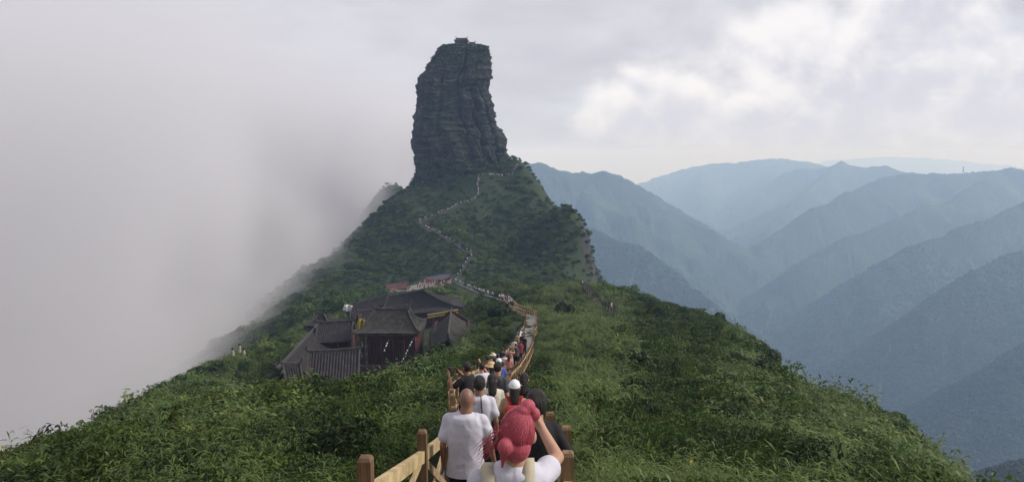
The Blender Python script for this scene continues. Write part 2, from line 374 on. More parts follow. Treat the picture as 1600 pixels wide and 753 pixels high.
# ------------------------------------------------------------------ far mountains
RIDGES = [  # crest (px, py, distance), side slope
    ([(780, 246, 3100), (822, 254, 3100), (850, 262, 3080), (872, 268, 3060), (905, 275, 3100), (945, 270, 3150), (965, 273, 3200), (1000, 294, 3300), (1040, 317, 3450), (1075, 342, 3600), (1110, 372, 3800), (1135, 400, 4000)], .62),
    ([(905, 278, 3080), (925, 315, 2800), (990, 345, 2700), (1040, 375, 2650), (1080, 405, 2600), (1112, 432, 2600), (1140, 468, 2550)], .70),
    ([(800, 310, 2500), (880, 350, 2200), (955, 370, 2080), (990, 384, 2030), (1010, 402, 1980), (1040, 425, 1930), (1080, 458, 1880), (1110, 490, 1840), (1140, 530, 1800)], .72),
    ([(985, 290, 7600), (1050, 271, 7400), (1100, 259, 7200), (1160, 252, 7000), (1220, 249, 6900), (1275, 257, 6700), (1330, 268, 6500)], .50),
    ([(1100, 259, 7200), (1090, 300, 6000), (1110, 345, 5300), (1135, 385, 4700)], .55),
    ([(1220, 249, 6900), (1190, 300, 5600), (1180, 340, 4900), (1165, 375, 4500)], .55),
    ([(1230, 268, 5600), (1285, 262, 5400), (1315, 255, 5300), (1350, 263, 5200), (1385, 258, 5100), (1420, 271, 5000), (1480, 285, 4900)], .60),
    ([(1315, 255, 5300), (1260, 300, 4600), (1215, 345, 4100), (1175, 390, 3700), (1150, 425, 3400)], .60),
    ([(1720, 262, 3700), (1600, 266, 3750), (1540, 269, 3800), (1495, 270, 3800), (1440, 273, 3800), (1395, 278, 3750), (1360, 287, 3650), (1320, 303, 3500), (1270, 330, 3300), (1220, 362, 3150), (1170, 400, 3000), (1140, 440, 2900)], .66),
    ([(1560, 268, 3790), (1500, 310, 3250), (1400, 345, 2900), (1320, 378, 2700), (1250, 425, 2550), (1200, 480, 2450), (1180, 530, 2400)], .72),
    ([(1750, 280, 2700), (1600, 325, 2500), (1500, 362, 2350), (1420, 395, 2250), (1350, 440, 2150), (1290, 495, 2080), (1240, 560, 2000)], .74),
    ([(1760, 350, 1950), (1600, 395, 1850), (1510, 435, 1780), (1440, 490, 1700), (1370, 560, 1640), (1320, 630, 1600)], .78),
    ([(1780, 470, 1350), (1640, 520, 1280), (1560, 580, 1230), (1500, 650, 1180), (1470, 720, 1150)], .80),
    ([(1290, 252, 14500), (1380, 246, 14500), (1440, 247, 14500), (1500, 252, 14500), (1560, 246, 14500), (1650, 249, 14500)], .35),
    ([(560, 262, 3400), (640, 258, 3300), (700, 262, 3200), (780, 246, 3100)], .6),
    ([(1300, 820, 640), (1420, 800, 600), (1560, 752, 560), (1620, 735, 550), (1760, 720, 540)], .7),
]
def h_far(x, y):
    x = np.asarray(x, float); y = np.asarray(y, float)
    r = np.hypot(x, y)
    wx = x + fbm(x / 700, y / 700, oct=3, seed=21) * 110 * np.clip(r / 2500, .15, 1); wy = y + fbm(x / 700, y / 700, oct=3, seed=31) * 110 * np.clip(r / 2500, .15, 1)
    H = np.full(x.shape, -1150.0)
    for k, (crest, sl) in enumerate(RIDGES):
        P3 = [at(*c) for c in crest]; best = np.full(x.shape, -1e9); ba = np.zeros(x.shape); bd = np.zeros(x.shape); arc = 0.0
        for a, b in zip(P3[:-1], P3[1:]):
            ab = np.array([b.x - a.x, b.y - a.y]); L = math.hypot(*ab)
            # the crest itself is kept where the photo has it; its flanks wander
            t0 = np.clip(((x - a.x) * ab[0] + (y - a.y) * ab[1]) / L ** 2, 0, 1); d0 = np.hypot(x - a.x - t0 * ab[0], y - a.y - t0 * ab[1])
            k_ = np.clip(d0 / 250, 0, 1); qx = x + (wx - x) * k_; qy = y + (wy - y) * k_
            t = np.clip(((qx - a.x) * ab[0] + (qy - a.y) * ab[1]) / L ** 2, 0, 1)
            d = np.hypot(qx - a.x - t * ab[0], qy - a.y - t * ab[1])
            zc = a.z + t * (b.z - a.z) - sl * 1.12 * (np.sqrt(d * d + 150) - 12) * (1 - 0.16 * np.clip(d / 900, 0, 1))
            m = zc > best; best[m] = zc[m]; ba[m] = (arc + t * L)[m]; bd[m] = d[m]; arc += L
        sc = 1.0 if crest[0][2] < 6000 else 2.4
        spur = fbm(ba / (300 * sc) + fbm(x / 500, y / 500, oct=2, seed=5) * .8, bd / (1500 * sc), oct=4, seed=40 + k, ridged=True)
        best = best - (1 - spur) * .5 * np.clip((bd - 15) * 0.64, 0, 260 * sc) + np.clip(bd * .16, 0, 60 * sc)
        H = np.maximum(H, best)
    H = H + fbm(x / 190, y / 190, oct=4, seed=77, ridged=True) * np.clip((r - 300) / 110, 4, 22)
    return H
tf = np.radians(np.linspace(-14, 47, 760)); rf = np.exp(np.linspace(math.log(430), math.log(17000), 800))
TF, RF = np.meshgrid(tf, rf); fx_, fy_ = RF * np.sin(TF), RF * np.cos(TF)
fz_ = h_far(fx_, fy_)
# tree crowns roughen the forested slopes
fz_ = fz_ + (np.random.rand(*fz_.shape) - .5) * np.clip(RF * 0.0022, 1, 6)
me = grid_mesh('mountains', np.stack([fx_, fy_, fz_], -1))
m = bpy.data.materials.new('forested_mountain'); m.use_nodes = True; t = m.node_tree; b = t.nodes['Principled BSDF']
b.inputs['Roughness'].default_value = 0.95; b.inputs['Specular IOR Level'].default_value = 0.1
g = t.nodes.new('ShaderNodeNewGeometry'); n1 = t.nodes.new('ShaderNodeTexNoise'); n1.inputs['Scale'].default_value = 0.004; n1.inputs['Detail'].default_value = 10; n1.inputs['Roughness'].default_value = .68
n2 = t.nodes.new('ShaderNodeTexNoise'); n2.inputs['Scale'].default_value = 0.06; n2.inputs['Detail'].default_value = 4; n2.inputs['Roughness'].default_value = .7
for n in (n1, n2): t.links.new(g.outputs['Position'], n.inputs['Vector'])
ra = t.nodes.new('ShaderNodeValToRGB'); e = ra.color_ramp.elements
e[0].position = .36; e[0].color = (.012, .019, .013, 1); e[1].position = .66; e[1].color = (.075, .098, .048, 1); x_ = e.new(.5); x_.color = (.026, .040, .021, 1)
mxn = t.nodes.new('ShaderNodeMath'); mxn.operation = 'ADD'; mx1 = t.nodes.new('ShaderNodeMath'); mx1.operation = 'MULTIPLY'; mx1.inputs[1].default_value = .45
mx2 = t.nodes.new('ShaderNodeMath'); mx2.operation = 'MULTIPLY'; mx2.inputs[1].default_value = .55
t.links.new(n1.outputs[0], mx2.inputs[0]); t.links.new(n2.outputs[0], mx1.inputs[0]); t.links.new(mx1.outputs[0], mxn.inputs[0]); t.links.new(mx2.outputs[0], mxn.inputs[1]); t.links.new(mxn.outputs[0], ra.inputs[0])
# bare rock where the slope is near vertical
sx = t.nodes.new('ShaderNodeSeparateXYZ'); t.links.new(g.outputs['True Normal'], sx.inputs[0])
rk = t.nodes.new('ShaderNodeMapRange'); rk.inputs['From Min'].default_value = .52; rk.inputs['From Max'].default_value = .34; t.links.new(sx.outputs['Z'], rk.inputs['Value'])
mr = t.nodes.new('ShaderNodeMix'); mr.data_type = 'RGBA'; mr.inputs[7].default_value = (.10, .10, .095, 1); t.links.new(ra.outputs[0], mr.inputs[6])
rk2 = t.nodes.new('ShaderNodeMath'); rk2.operation = 'MULTIPLY'; t.links.new(rk.outputs[0], rk2.inputs[0]); t.links.new(n1.outputs[0], rk2.inputs[1]); t.links.new(rk2.outputs[0], mr.inputs[0])
t.links.new(mr.outputs[2], b.inputs['Base Color'])
mountains = tag(mesh_obj('mountains', me, m), kind='structure')
MAT_forest = m

# ------------------------------------------------------------------ the rock pillar
PL = [(72, 692), (75, 686), (81, 681), (102, 666), (119, 657), (140, 655), (160, 645), (185, 643), (226, 641), (247, 646), (264, 650), (295, 646), (330, 640)]
PR = [(72, 756), (76, 762), (84, 765), (102, 768), (123, 767), (140, 762), (166, 772), (199, 780), (209, 788), (237, 794), (252, 800), (270, 806), (300, 812), (330, 820)]
PYC = 425.0
pys = np.concatenate([np.linspace(72, 80, 14), np.linspace(80.5, 320, 240)])
xl = np.interp(pys, [p[0] for p in PL], [p[1] for p in PL]); xr = np.interp(pys, [p[0] for p in PR], [p[1] for p in PR])
zz = np.array([at(800, p, PYC).z for p in pys]); k_ = np.array([at(801, p, PYC).x for p in pys])
cx_ = ((xl + xr) / 2 - 800) * k_; hw = (xr - xl) / 2 * k_
ang = np.linspace(0, 2 * math.pi, 340, endpoint=False)
A_, Z_ = np.meshgrid(ang, zz); CX = cx_[:, None] + 0 * A_; HW = hw[:, None] + 0 * A_
ex = 2.0 / 2.7
ca, sa = np.cos(A_), np.sin(A_)
ux = np.sign(ca) * np.abs(ca) ** ex; uy = np.sign(sa) * np.abs(sa) ** ex
bx0 = CX + ux * HW; by0 = PYC + uy * HW * 0.82
n3 = fbm(bx0 / 13, by0 / 13, Z_ / 20, oct=4, seed=51) * 1.9
beds = fbm(bx0 / 22, by0 / 22, Z_ / 2.3, oct=4, seed=61, gain=.6)                      # bedding: thin layers that run far sideways
bedq = np.floor(beds * 5) / 5
fine = fbm(bx0 / 2.6, by0 / 2.6, Z_ / 0.9, oct=3, seed=71)
blk = fbm(bx0 / 5.5, by0 / 5.5, Z_ / 3.6, oct=2, seed=91); blk = np.floor(blk * 4) / 4   # fallen-away blocks
lay = sstep(fbm(bx0 / 16, by0 / 16, Z_ / 9, oct=2, seed=95), -.25, .3)                  # thin-bedded zones between massive ones
col = fbm(A_ * 5.5, Z_ / 26, oct=3, seed=97, ridged=True)                                   # upright faces and ribs
dsp = n3 + (bedq * 1.7 + beds * .8) * (.25 + .9 * lay) + fine * 0.5 + blk * 1.5 + np.floor(col * 3.5) / 3.5 * 1.7
# upright joints: the deep cleft between the main column and its right-hand buttress, and smaller ones
def joint(a0, width, depth, z0, z1):
    da = np.abs((A_ - a0 + 0.06 * vnoise(Z_ / 7, Z_ * 0, seed=int(a0 * 10)) + math.pi) % (2 * math.pi) - math.pi)
    return -depth * np.exp(-(da / width) ** 2) * sstep(Z_, z0, z0 + 8) * (1 - sstep(Z_, z1 - 6, z1 + 6))
dsp += joint(5.22, .06, 4.6, -25, 34) + joint(4.5, .035, 2.4, 5, 45) + joint(4.05, .04, 2.2, -20, 20) + joint(4.85, .032, 2.6, -10, 64) + joint(3.75, .045, 2.2, 10, 50) + joint(5.6, .035, 2.4, -10, 40) + joint(4.28, .03, 1.8, -25, 30) + joint(5.02, .025, 1.6, -25, 5)
dsp *= np.clip(HW / 12, .25, 1.0)
nx_, ny_ = ca, sa / 0.82
PX = bx0 + nx_ * (dsp - 1.3); PY = by0 + ny_ * (dsp - 1.3); PZ = Z_ + vnoise(bx0 / 6, by0 / 6, Z_ / 5, seed=81) * .35
Pp = np.stack([PX, PY, PZ], -1)
capc = Pp[0].mean(0); Pp = np.concatenate([np.repeat((Pp[:1] * .02 + capc * .98), 1, 0), Pp], 0)
me = grid_mesh('rock_pillar', Pp, closed_u=True, smooth=False)
m = bpy.data.materials.new('layered_rock'); m.use_nodes = True; t = m.node_tree; b = t.nodes['Principled BSDF']; b.inputs['Roughness'].default_value = .93; b.inputs['Specular IOR Level'].default_value = .2
g = t.nodes.new('ShaderNodeNewGeometry'); mp = t.nodes.new('ShaderNodeMapping'); mp.inputs['Scale'].default_value = (.09, .09, .34); t.links.new(g.outputs['Position'], mp.inputs[0])
n1 = t.nodes.new('ShaderNodeTexNoise'); n1.inputs['Scale'].default_value = 1.0; n1.inputs['Detail'].default_value = 9; n1.inputs['Roughness'].default_value = .66; t.links.new(mp.outputs[0], n1.inputs[0])
ra = t.nodes.new('ShaderNodeValToRGB'); e = ra.color_ramp.elements; e[0].position = .34; e[0].color = (.016, .013, .015, 1); e[1].position = .70; e[1].color = (.115, .097, .096, 1); x_ = e.new(.52); x_.color = (.042, .034, .037, 1); t.links.new(n1.outputs[0], ra.inputs[0])
n2 = t.nodes.new('ShaderNodeTexNoise'); n2.inputs['Scale'].default_value = .09; n2.inputs['Detail'].default_value = 7; n2.inputs['Roughness'].default_value = .65; t.links.new(g.outputs['Position'], n2.inputs[0])
sx = t.nodes.new('ShaderNodeSeparateXYZ'); t.links.new(g.outputs['True Normal'], sx.inputs[0])
ad = t.nodes.new('ShaderNodeMath'); ad.operation = 'MULTIPLY_ADD'; ad.inputs[1].default_value = .55; t.links.new(sx.outputs['Z'], ad.inputs[0]); t.links.new(n2.outputs[0], ad.inputs[2])
mg = t.nodes.new('ShaderNodeMapRange'); mg.inputs['From Min'].default_value = .70; mg.inputs['From Max'].default_value = .88; t.links.new(ad.outputs[0], mg.inputs[0])
mr = t.nodes.new('ShaderNodeMix'); mr.data_type = 'RGBA'; mr.inputs[7].default_value = (.034, .048, .022, 1); t.links.new(ra.outputs[0], mr.inputs[6]); t.links.new(mg.outputs[0], mr.inputs[0]); t.links.new(mr.outputs[2], b.inputs['Base Color'])
bp = t.nodes.new('ShaderNodeBump'); bp.inputs['Strength'].default_value = .6; bp.inputs['Distance'].default_value = .6; t.links.new(n1.outputs[0], bp.inputs['Height']); t.links.new(bp.outputs[0], b.inputs['Normal'])
MAT_rock = m
pillar = tag(mesh_obj('rock_pillar', me, m), 'tall dark layered rock pillar rising from the green hilltop', 'rock')
PILLAR_P = Pp
# ------------------------------------------------------------------ vegetation
def leafmat(name, dark, mid, light, rand=.35, trans=.3):
    return mat(name, dark, light, scale=1.1, rough=.55, detail=3, c3=mid, obj_rand=rand, spec=.22, trans=trans)
M_bamboo = leafmat('bamboo_leaf', (.038, .062, .014), (.076, .112, .026), (.155, .20, .05))
M_grass = leafmat('grass_blade', (.050, .084, .018), (.095, .142, .034), (.18, .235, .062))
M_shrub = leafmat('shrub_leaf', (.030, .054, .012), (.062, .100, .020), (.115, .160, .036))
M_dark = leafmat('evergreen_leaf', (.014, .028, .010), (.028, .050, .014), (.055, .085, .024))
M_canopy = leafmat('canopy_leaf', (.020, .040, .012), (.042, .072, .018), (.080, .120, .030), rand=.45, trans=.15)
M_bark = mat('bark', (.05, .04, .03), (.10, .08, .06), scale=6, rough=.9)
VEG = {}
def template_collection(name):
    c = bpy.data.collections.new(name); VEG[name] = c; return c
def leaf_quad(vs, fs, p, d, n, L, W, droop=.25):
    """A lance-shaped leaf from p along d: two joined blades that bend down."""
    sdv = d.cross(n)
    if sdv.length < 1e-3: sdv = d.orthogonal()
    sdv.normalize(); k = len(vs)
    mid = p + d * (L * .5) + n * (L * .04); tip = p + d * L - Vector((0, 0, L * droop))
    vs += [p, mid - sdv * W / 2, mid + sdv * W / 2, tip]; fs += [(k, k + 1, k + 2), (k + 1, k + 3, k + 2)]
def rnd_dir(up=0.0):
    v = Vector((random.gauss(0, 1), random.gauss(0, 1), random.gauss(0, 1) + up)); return v.normalized()
def tpl(coll, name, vs, fs, m):
    me = pyd(name, vs, fs); o = bpy.data.objects.new(name, me); me.materials.append(m); coll.objects.link(o); return o
def bamboo(name, coll, m, n_stem=9, h=.95, spread=.38, leaf=.20, lw=.028, wind=(.10, .05)):
    vs, fs = [], []
    for s in range(n_stem):
        a = random.random() * 6.283; b0 = Vector((math.cos(a), math.sin(a), 0)) * spread * math.sqrt(random.random())
        hh = h * random.uniform(.6, 1.05); lean = Vector((wind[0] + random.gauss(0, .12), wind[1] + random.gauss(0, .12), 0)) * hh
        for k in range(8):
            t_ = .25 + .75 * (k + random.random()) / 8; p = b0 + lean * t_ * t_ + Vector((0, 0, hh * t_))
            a = random.random() * 6.283; d = Vector((math.cos(a) + wind[0] * 4, math.sin(a) + wind[1] * 4, random.uniform(-.25, .75))).normalized()
            leaf_quad(vs, fs, p, d, Vector((0, 0, 1)), leaf * random.uniform(.6, 1.25), lw * random.uniform(.8, 1.3), random.uniform(.1, .45))
    return tpl(coll, name, vs, fs, m)
def dome(name, coll, m, n, r, hgt, leaf, squash=.7, lumps=5, aspect=.55):
    """A bush: leaf-sized faces spread over and inside several lumps."""
    L = []
    for k in range(lumps):
        a = 6.283 * k / lumps + random.random(); q = r * random.uniform(.25, .6)
        L.append((Vector((math.cos(a) * q, math.sin(a) * q, hgt * random.uniform(.45, .8))), r * random.uniform(.38, .62)))
    L.append((Vector((0, 0, hgt * .7)), r * .6)); vs, fs = [], []
    for k in range(n):
        c, rad = random.choice(L); d = rnd_dir(.35); p = c + d * rad * random.uniform(.72, 1.06); p.z = max(p.z * 1.0, .02)
        p = Vector((p.x, p.y, c.z + (p.z - c.z) * squash))
        nn = (d + rnd_dir() * .75).normalized(); t1 = nn.orthogonal().normalized(); t1 = Matrix.Rotation(random.random() * 6.283, 3, nn) @ t1; t2 = nn.cross(t1)
        l = leaf * random.uniform(.6, 1.3); w_ = l * aspect; k0 = len(vs)
        vs += [p - t1 * l * .5, p - t2 * w_ * .5 + nn * l * .06, p + t1 * l * .5 - nn * l * .12, p + t2 * w_ * .5 + nn * l * .06]; fs.append((k0, k0 + 1, k0 + 2, k0 + 3))
    return tpl(coll, name, vs, fs, m)
cA = template_collection('plants_close')
for k in range(4): bamboo('plant_%d' % k, cA, M_bamboo if k < 3 else M_grass, n_stem=10, h=.75, leaf=.17 + .02 * k, lw=.024)
M_dry = leafmat('dry_stalk', (.09, .07, .03), (.16, .125, .055), (.24, .20, .10))
bamboo('plant_4', cA, M_dry, n_stem=2, h=.85, leaf=.13, lw=.012)
cA2 = template_collection('grass_close')
for k in range(2): bamboo('plant_%d' % k, cA2, M_grass, n_stem=11, h=.62, leaf=.22, lw=.016, wind=(.22, .06))
cB = template_collection('shrubs_close')
for k in range(3): dome('shrub_%d' % k, cB, M_shrub if k < 2 else M_dark, 520, .55, .55, .095, aspect=.42)
cC = template_collection('thicket_light')
for k in range(3): bamboo('thicket_%d' % k, cC, M_bamboo if k else M_grass, n_stem=16, h=1.15, spread=.75, leaf=.40, lw=.10)
cD = template_collection('thicket_dark')
for k in range(4): dome('thicket_%d' % k, cD, M_shrub if k < 3 else M_dark, 420, 1.25, 1.1, .26)
cE = template_collection('canopy')
for k in range(5): dome('canopy_%d' % k, cE, (M_canopy, M_dark, M_canopy, M_shrub, M_bamboo)[k], 420, 2.6, 2.4, .62, squash=.75, lumps=6, aspect=.7)
cFm = template_collection('forest')
def crown(name, coll, m, r, n=46):
    vs, fs = [], []
    for k in range(n):
        d = rnd_dir(.5); p = d * r * random.uniform(.65, 1.05); p.z = p.z * .9 + r * .5
        nn = (d + rnd_dir() * .5).normalized(); t1 = nn.orthogonal().normalized(); t2 = nn.cross(t1); l = r * random.uniform(.45, .75); k0 = len(vs)
        vs += [p - t1 * l * .5, p - t2 * l * .5, p + t1 * l * .5, p + t2 * l * .5]; fs.append((k0, k0 + 1, k0 + 2, k0 + 3))
    return tpl(coll, name, vs, fs, m)
M_far = leafmat('far_crown', (.014, .024, .013), (.030, .046, .022), (.060, .082, .040), rand=.28, trans=.1)
for k in range(3): crown('crown_%d' % k, cFm, M_far, 5.0)

def scatter(name, P, yaw, scl, idx, coll, tilt=0.12):
    """One stuff object that stands the collection's plants on the given points."""
    n = len(P); me = bpy.data.meshes.new(name); me.vertices.add(n); me.vertices.foreach_set('co', P.reshape(-1).astype(np.float32))
    rot = np.stack([np.random.normal(0, tilt, n), np.random.normal(0, tilt, n), yaw], 1).astype(np.float32)
    a = me.attributes.new('rot', 'FLOAT_VECTOR', 'POINT'); a.data.foreach_set('vector', rot.reshape(-1))
    a = me.attributes.new('scl', 'FLOAT_VECTOR', 'POINT'); a.data.foreach_set('vector', scl.reshape(-1).astype(np.float32))
    a = me.attributes.new('idx', 'INT', 'POINT'); a.data.foreach_set('value', idx.astype(np.int32))
    o = bpy.data.objects.new(name, me); link(o)
    ng = bpy.data.node_groups.new(name, 'GeometryNodeTree'); ng.interface.new_socket('Geometry', in_out='INPUT', socket_type='NodeSocketGeometry'); ng.interface.new_socket('Geometry', in_out='OUTPUT', socket_type='NodeSocketGeometry')
    N = ng.nodes.new; gi = N('NodeGroupInput'); go = N('NodeGroupOutput'); ip = N('GeometryNodeInstanceOnPoints'); ci = N('GeometryNodeCollectionInfo')
    ci.inputs['Collection'].default_value = coll; ci.inputs['Separate Children'].default_value = True; ci.inputs['Reset Children'].default_value = True
    ip.inputs['Pick Instance'].default_value = True
    def attr(nm, ty):
        q = N('GeometryNodeInputNamedAttribute'); q.data_type = ty; q.inputs['Name'].default_value = nm; return q.outputs['Attribute']
    l = ng.links.new
    e2r = N('FunctionNodeEulerToRotation')
    l(gi.outputs[0], ip.inputs['Points']); l(ci.outputs[0], ip.inputs['Instance']); l(attr('idx', 'INT'), ip.inputs['Instance Index'])
    l(attr('rot', 'FLOAT_VECTOR'), e2r.inputs[0]); l(e2r.outputs[0], ip.inputs['Rotation']); l(attr('scl', 'FLOAT_VECTOR'), ip.inputs['Scale']); l(ip.outputs[0], go.inputs[0])
    md = o.modifiers.new('plants', 'NODES'); md.node_group = ng
    return o
def poly_in(x, y, poly):
    ins = np.zeros(x.shape, bool); n = len(poly)
    for i in range(n):
        x1, y1 = poly[i]; x2, y2 = poly[(i + 1) % n]
        c = ((y1 > y) != (y2 > y)) & (x < (x2 - x1) * (y - y1) / (y2 - y1 + 1e-12) + x1); ins ^= c
    return ins
PLAZA = [tuple(at(*p)[:2]) for p in ((612, 462, 261), (665, 457, 266), (690, 455, 269), (717, 443, 283), (707, 438, 291), (662, 442, 286), (634, 449, 277), (604, 455, 269))]
KEEP_OUT = [PLAZA, [(-54, 262), (-20, 266), (-18, 296), (-38, 299), (-54, 284)], [(-36.5, 98), (-30, 93), (-20, 97), (-12, 106), (-5, 110), (-6, 142), (-10, 168), (-22, 182), (-40, 190), (-40, 135)]]
def polar_points(n, r0, r1, a0=-46, a1=46, dens=None, path_gap=1.25):
    r = np.exp(np.random.uniform(math.log(r0), math.log(r1), n)); a = np.radians(np.random.uniform(a0, a1, n))
    x, y = r * np.sin(a), r * np.cos(a)
    d, _ = near_path(x, y, PXY[::2] if r0 > 30 else PXY[PXY[:, 1] < 60]); ok = d > path_gap
    if r1 > 95:
        d, _ = near_path(x, y, HP); ok &= d > 1.2; d, _ = near_path(x, y, SPT); ok &= d > 1.0
        for q in KEEP_OUT: ok &= ~poly_in(x, y, q)
        ok &= ~(((x + 29) / 27) ** 2 + ((y - 425) / 20) ** 2 < 1)
    x, y = x[ok], y[ok]
    return x, y, np.hypot(x, y)
def by_path(x, y):
    d, _ = near_path(x, y, PXY[::3]); return np.clip(.42 + .58 * (d - 1.4) / 4.0, .42, 1.0)
def stand(name, n, r0, r1, pick, base, a0=-46, a1=46, sink=.05, gap=1.25, keep=None):
    x, y, r = polar_points(n, r0, r1, a0, a1, path_gap=gap)
    pn = fbm(x / np.clip(r * .11, 1.6, 20), y / np.clip(r * .14, 2.0, 24), oct=3, seed=5) * 1.1 + fbm(x / 25, y / 25, oct=2, seed=8) * .45
    if keep is not None:
        m = keep(x, y, r, pn); x, y, r, pn = x[m], y[m], r[m], pn[m]
    z = h_near(x, y) - sink; s = base(x, y, r, pn) * (by_path(x, y) if r1 > 60 else 1.0) * np.random.uniform(.55, 1.35, len(x)) * np.where((np.random.rand(len(x)) < .06) & (r > 11), 1.5, 1.0)
    scl = np.stack([s, s, s * np.random.uniform(.8, 1.2, len(x))], 1)
    o = scatter(name, np.stack([x, y, z], 1), np.random.uniform(0, 6.283, len(x)), scl, np.random.randint(0, 99, len(x)) % len(pick.objects), pick)
    return o
def slope_at(x, y):
    a = h_near(x, y); return np.hypot(h_near(x + 1.5, y) - a, h_near(x, y + 1.5) - a) / 1.5
tag(stand('bamboo_undergrowth', 24000, 3.2, 36, cA, lambda x, y, r, p: np.clip(.46 + r * .022, .5, 1.0), keep=lambda x, y, r, p: (p < .20)), 'dense low bamboo leaves covering the slopes beside the stairs', 'undergrowth', kind='stuff')
tag(stand('long_grass', 9000, 3.4, 40, cA2, lambda x, y, r, p: np.clip(.6 + r * .02, .65, 1.2), keep=lambda x, y, r, p: (p < -.05) & (x > .5) | (p < -.25) & (x < -3)), 'long bright grass blades bent by the wind on both slopes', 'grass', kind='stuff')
tag(stand('low_shrubs', 22000, 4.2, 60, cB, lambda x, y, r, p: np.clip(.58 + r * .016, .6, 1.35), keep=lambda x, y, r, p: (p > -.10) | (x < 0) & (p > -.2), gap=1.5), 'dark leafy low shrubs among the bamboo near the stairs', 'undergrowth', kind='stuff')
tag(stand('pale_thicket', 34000, 26, 215, cC, lambda x, y, r, p: np.clip(.50 + r * .0045, .6, 1.15), keep=lambda x, y, r, p: (p < .30), gap=1.9), 'pale green bamboo thicket over the long middle slope', 'thicket', kind='stuff')
tag(stand('dark_thicket', 26000, 30, 250, cD, lambda x, y, r, p: np.clip(.35 + r * .0042, .5, 1.15), keep=lambda x, y, r, p: (p > .14) | (x > .30 * y) & (p > .0) | (x < -.32 * y), gap=2.4), 'dark rounded shrubs patched over the middle slope', 'thicket', kind='stuff')
tag(stand('hill_canopy', 23000, 185, 545, cE, lambda x, y, r, p: np.clip(.50 + np.clip(p, -.4, .6) * .4, .30, 1.0), a0=-28, a1=12, gap=3.0, keep=lambda x, y, r, p: (y > 215) & ((slope_at(x, y) < 1.35) | (np.random.rand(len(x)) < .6))), 'dark green low woodland covering the hill below the rock', 'woodland', kind='stuff')
cA3 = template_collection('broad_bamboo')
for k in range(3): bamboo('broad_%d' % k, cA3, M_grass, n_stem=8, h=1.05, spread=.45, leaf=.25, lw=.028, wind=(.16, .03))
BR = []
for px, py, d_ in [(1170, 735, 7.5), (1200, 715, 8.2), (1230, 740, 7.2), (1265, 720, 8), (1290, 745, 7.4), (1320, 735, 8.4), (1190, 755, 6.8), (1250, 758, 6.8), (1310, 757, 7), (300, 690, 13), (330, 665, 17), (280, 675, 15), (430, 690, 13), (210, 720, 11), (150, 735, 10), (360, 735, 8.5), (480, 715, 9.5), (90, 745, 9.6), (640, 640, 18), (610, 660, 15), (1440, 748, 10), (1010, 735, 7.5), (960, 690, 10)]:
    for _ in range(3):
        p = at(px + random.gauss(0, 18), py, d_ + random.gauss(0, .5)); BR.append((p.x, p.y))
BR = np.array(BR); bz = h_near(BR[:, 0], BR[:, 1]); bd, _ = near_path(BR[:, 0], BR[:, 1], PXY[PXY[:, 1] < 60]); BR, bz = BR[bd > 1.5], bz[bd > 1.5]
tag(scatter('broad_bamboo', np.column_stack([BR, bz]), np.random.uniform(0, 6.28, len(BR)), np.repeat(np.random.uniform(.75, 1.1, (len(BR), 1)), 3, 1), np.random.randint(0, 3, len(BR)), cA3), 'bright long-leaved bamboo sprays standing out of the near slopes', 'bamboo', kind='stuff')
# plants on the ledges and the top of the rock
Pm = PILLAR_P; e1 = np.roll(Pm, -1, 1) - Pm; e2 = np.zeros_like(Pm); e2[:-1] = Pm[1:] - Pm[:-1]
nrm = np.cross(e2, e1); nrm /= np.linalg.norm(nrm, axis=-1, keepdims=True) + 1e-9
nz = nrm[..., 2]; nz = nz * np.sign(np.median(nz[3:15]))
wgt = fbm(Pm[..., 0] / 9, Pm[..., 1] / 9, Pm[..., 2] / 6, oct=3, seed=123)
ok = (nz > .6) & (wgt > .12) & (np.random.rand(*nz.shape) < .10) | (Pm[..., 2] < -3 + 5 * wgt) & (np.random.rand(*nz.shape) < .10) | (np.arange(Pm.shape[0])[:, None] < 40) & (np.arange(Pm.shape[0])[:, None] > 6) & (np.random.rand(*nz.shape) < .05)
ok[:2] = False; ok &= Pm[..., 1] < 432
Q = Pm[ok]
tag(scatter('ledge_plants', Q - np.array([0, 0, .2]), np.random.uniform(0, 6.28, len(Q)), np.repeat(np.random.uniform(.18, .42, (len(Q), 1)), 3, 1), np.random.randint(0, 5, len(Q)), cE), 'shrubs clinging to the ledges of the rock pillar', 'shrubs', kind='stuff')
# forest on the mountains across the valley
n = 110000; r = np.exp(np.random.uniform(math.log(560), math.log(2600), n)); a = np.radians(np.random.uniform(1, 39, n))
x, y = r * np.sin(a), r * np.cos(a); zf = h_far(x, y); m_ = zf > -1100
x, y, zf, r = x[m_], y[m_], zf[m_], r[m_]
s = np.random.uniform(.45, 1.05, len(x))
tag(scatter('far_forest', np.stack([x, y, zf - 1.5], 1), np.random.uniform(0, 6.28, len(x)), np.stack([s, s, s], 1), np.random.randint(0, 3, len(x)), cFm), 'forest cloaking the mountains across the valley', 'forest', kind='stuff')
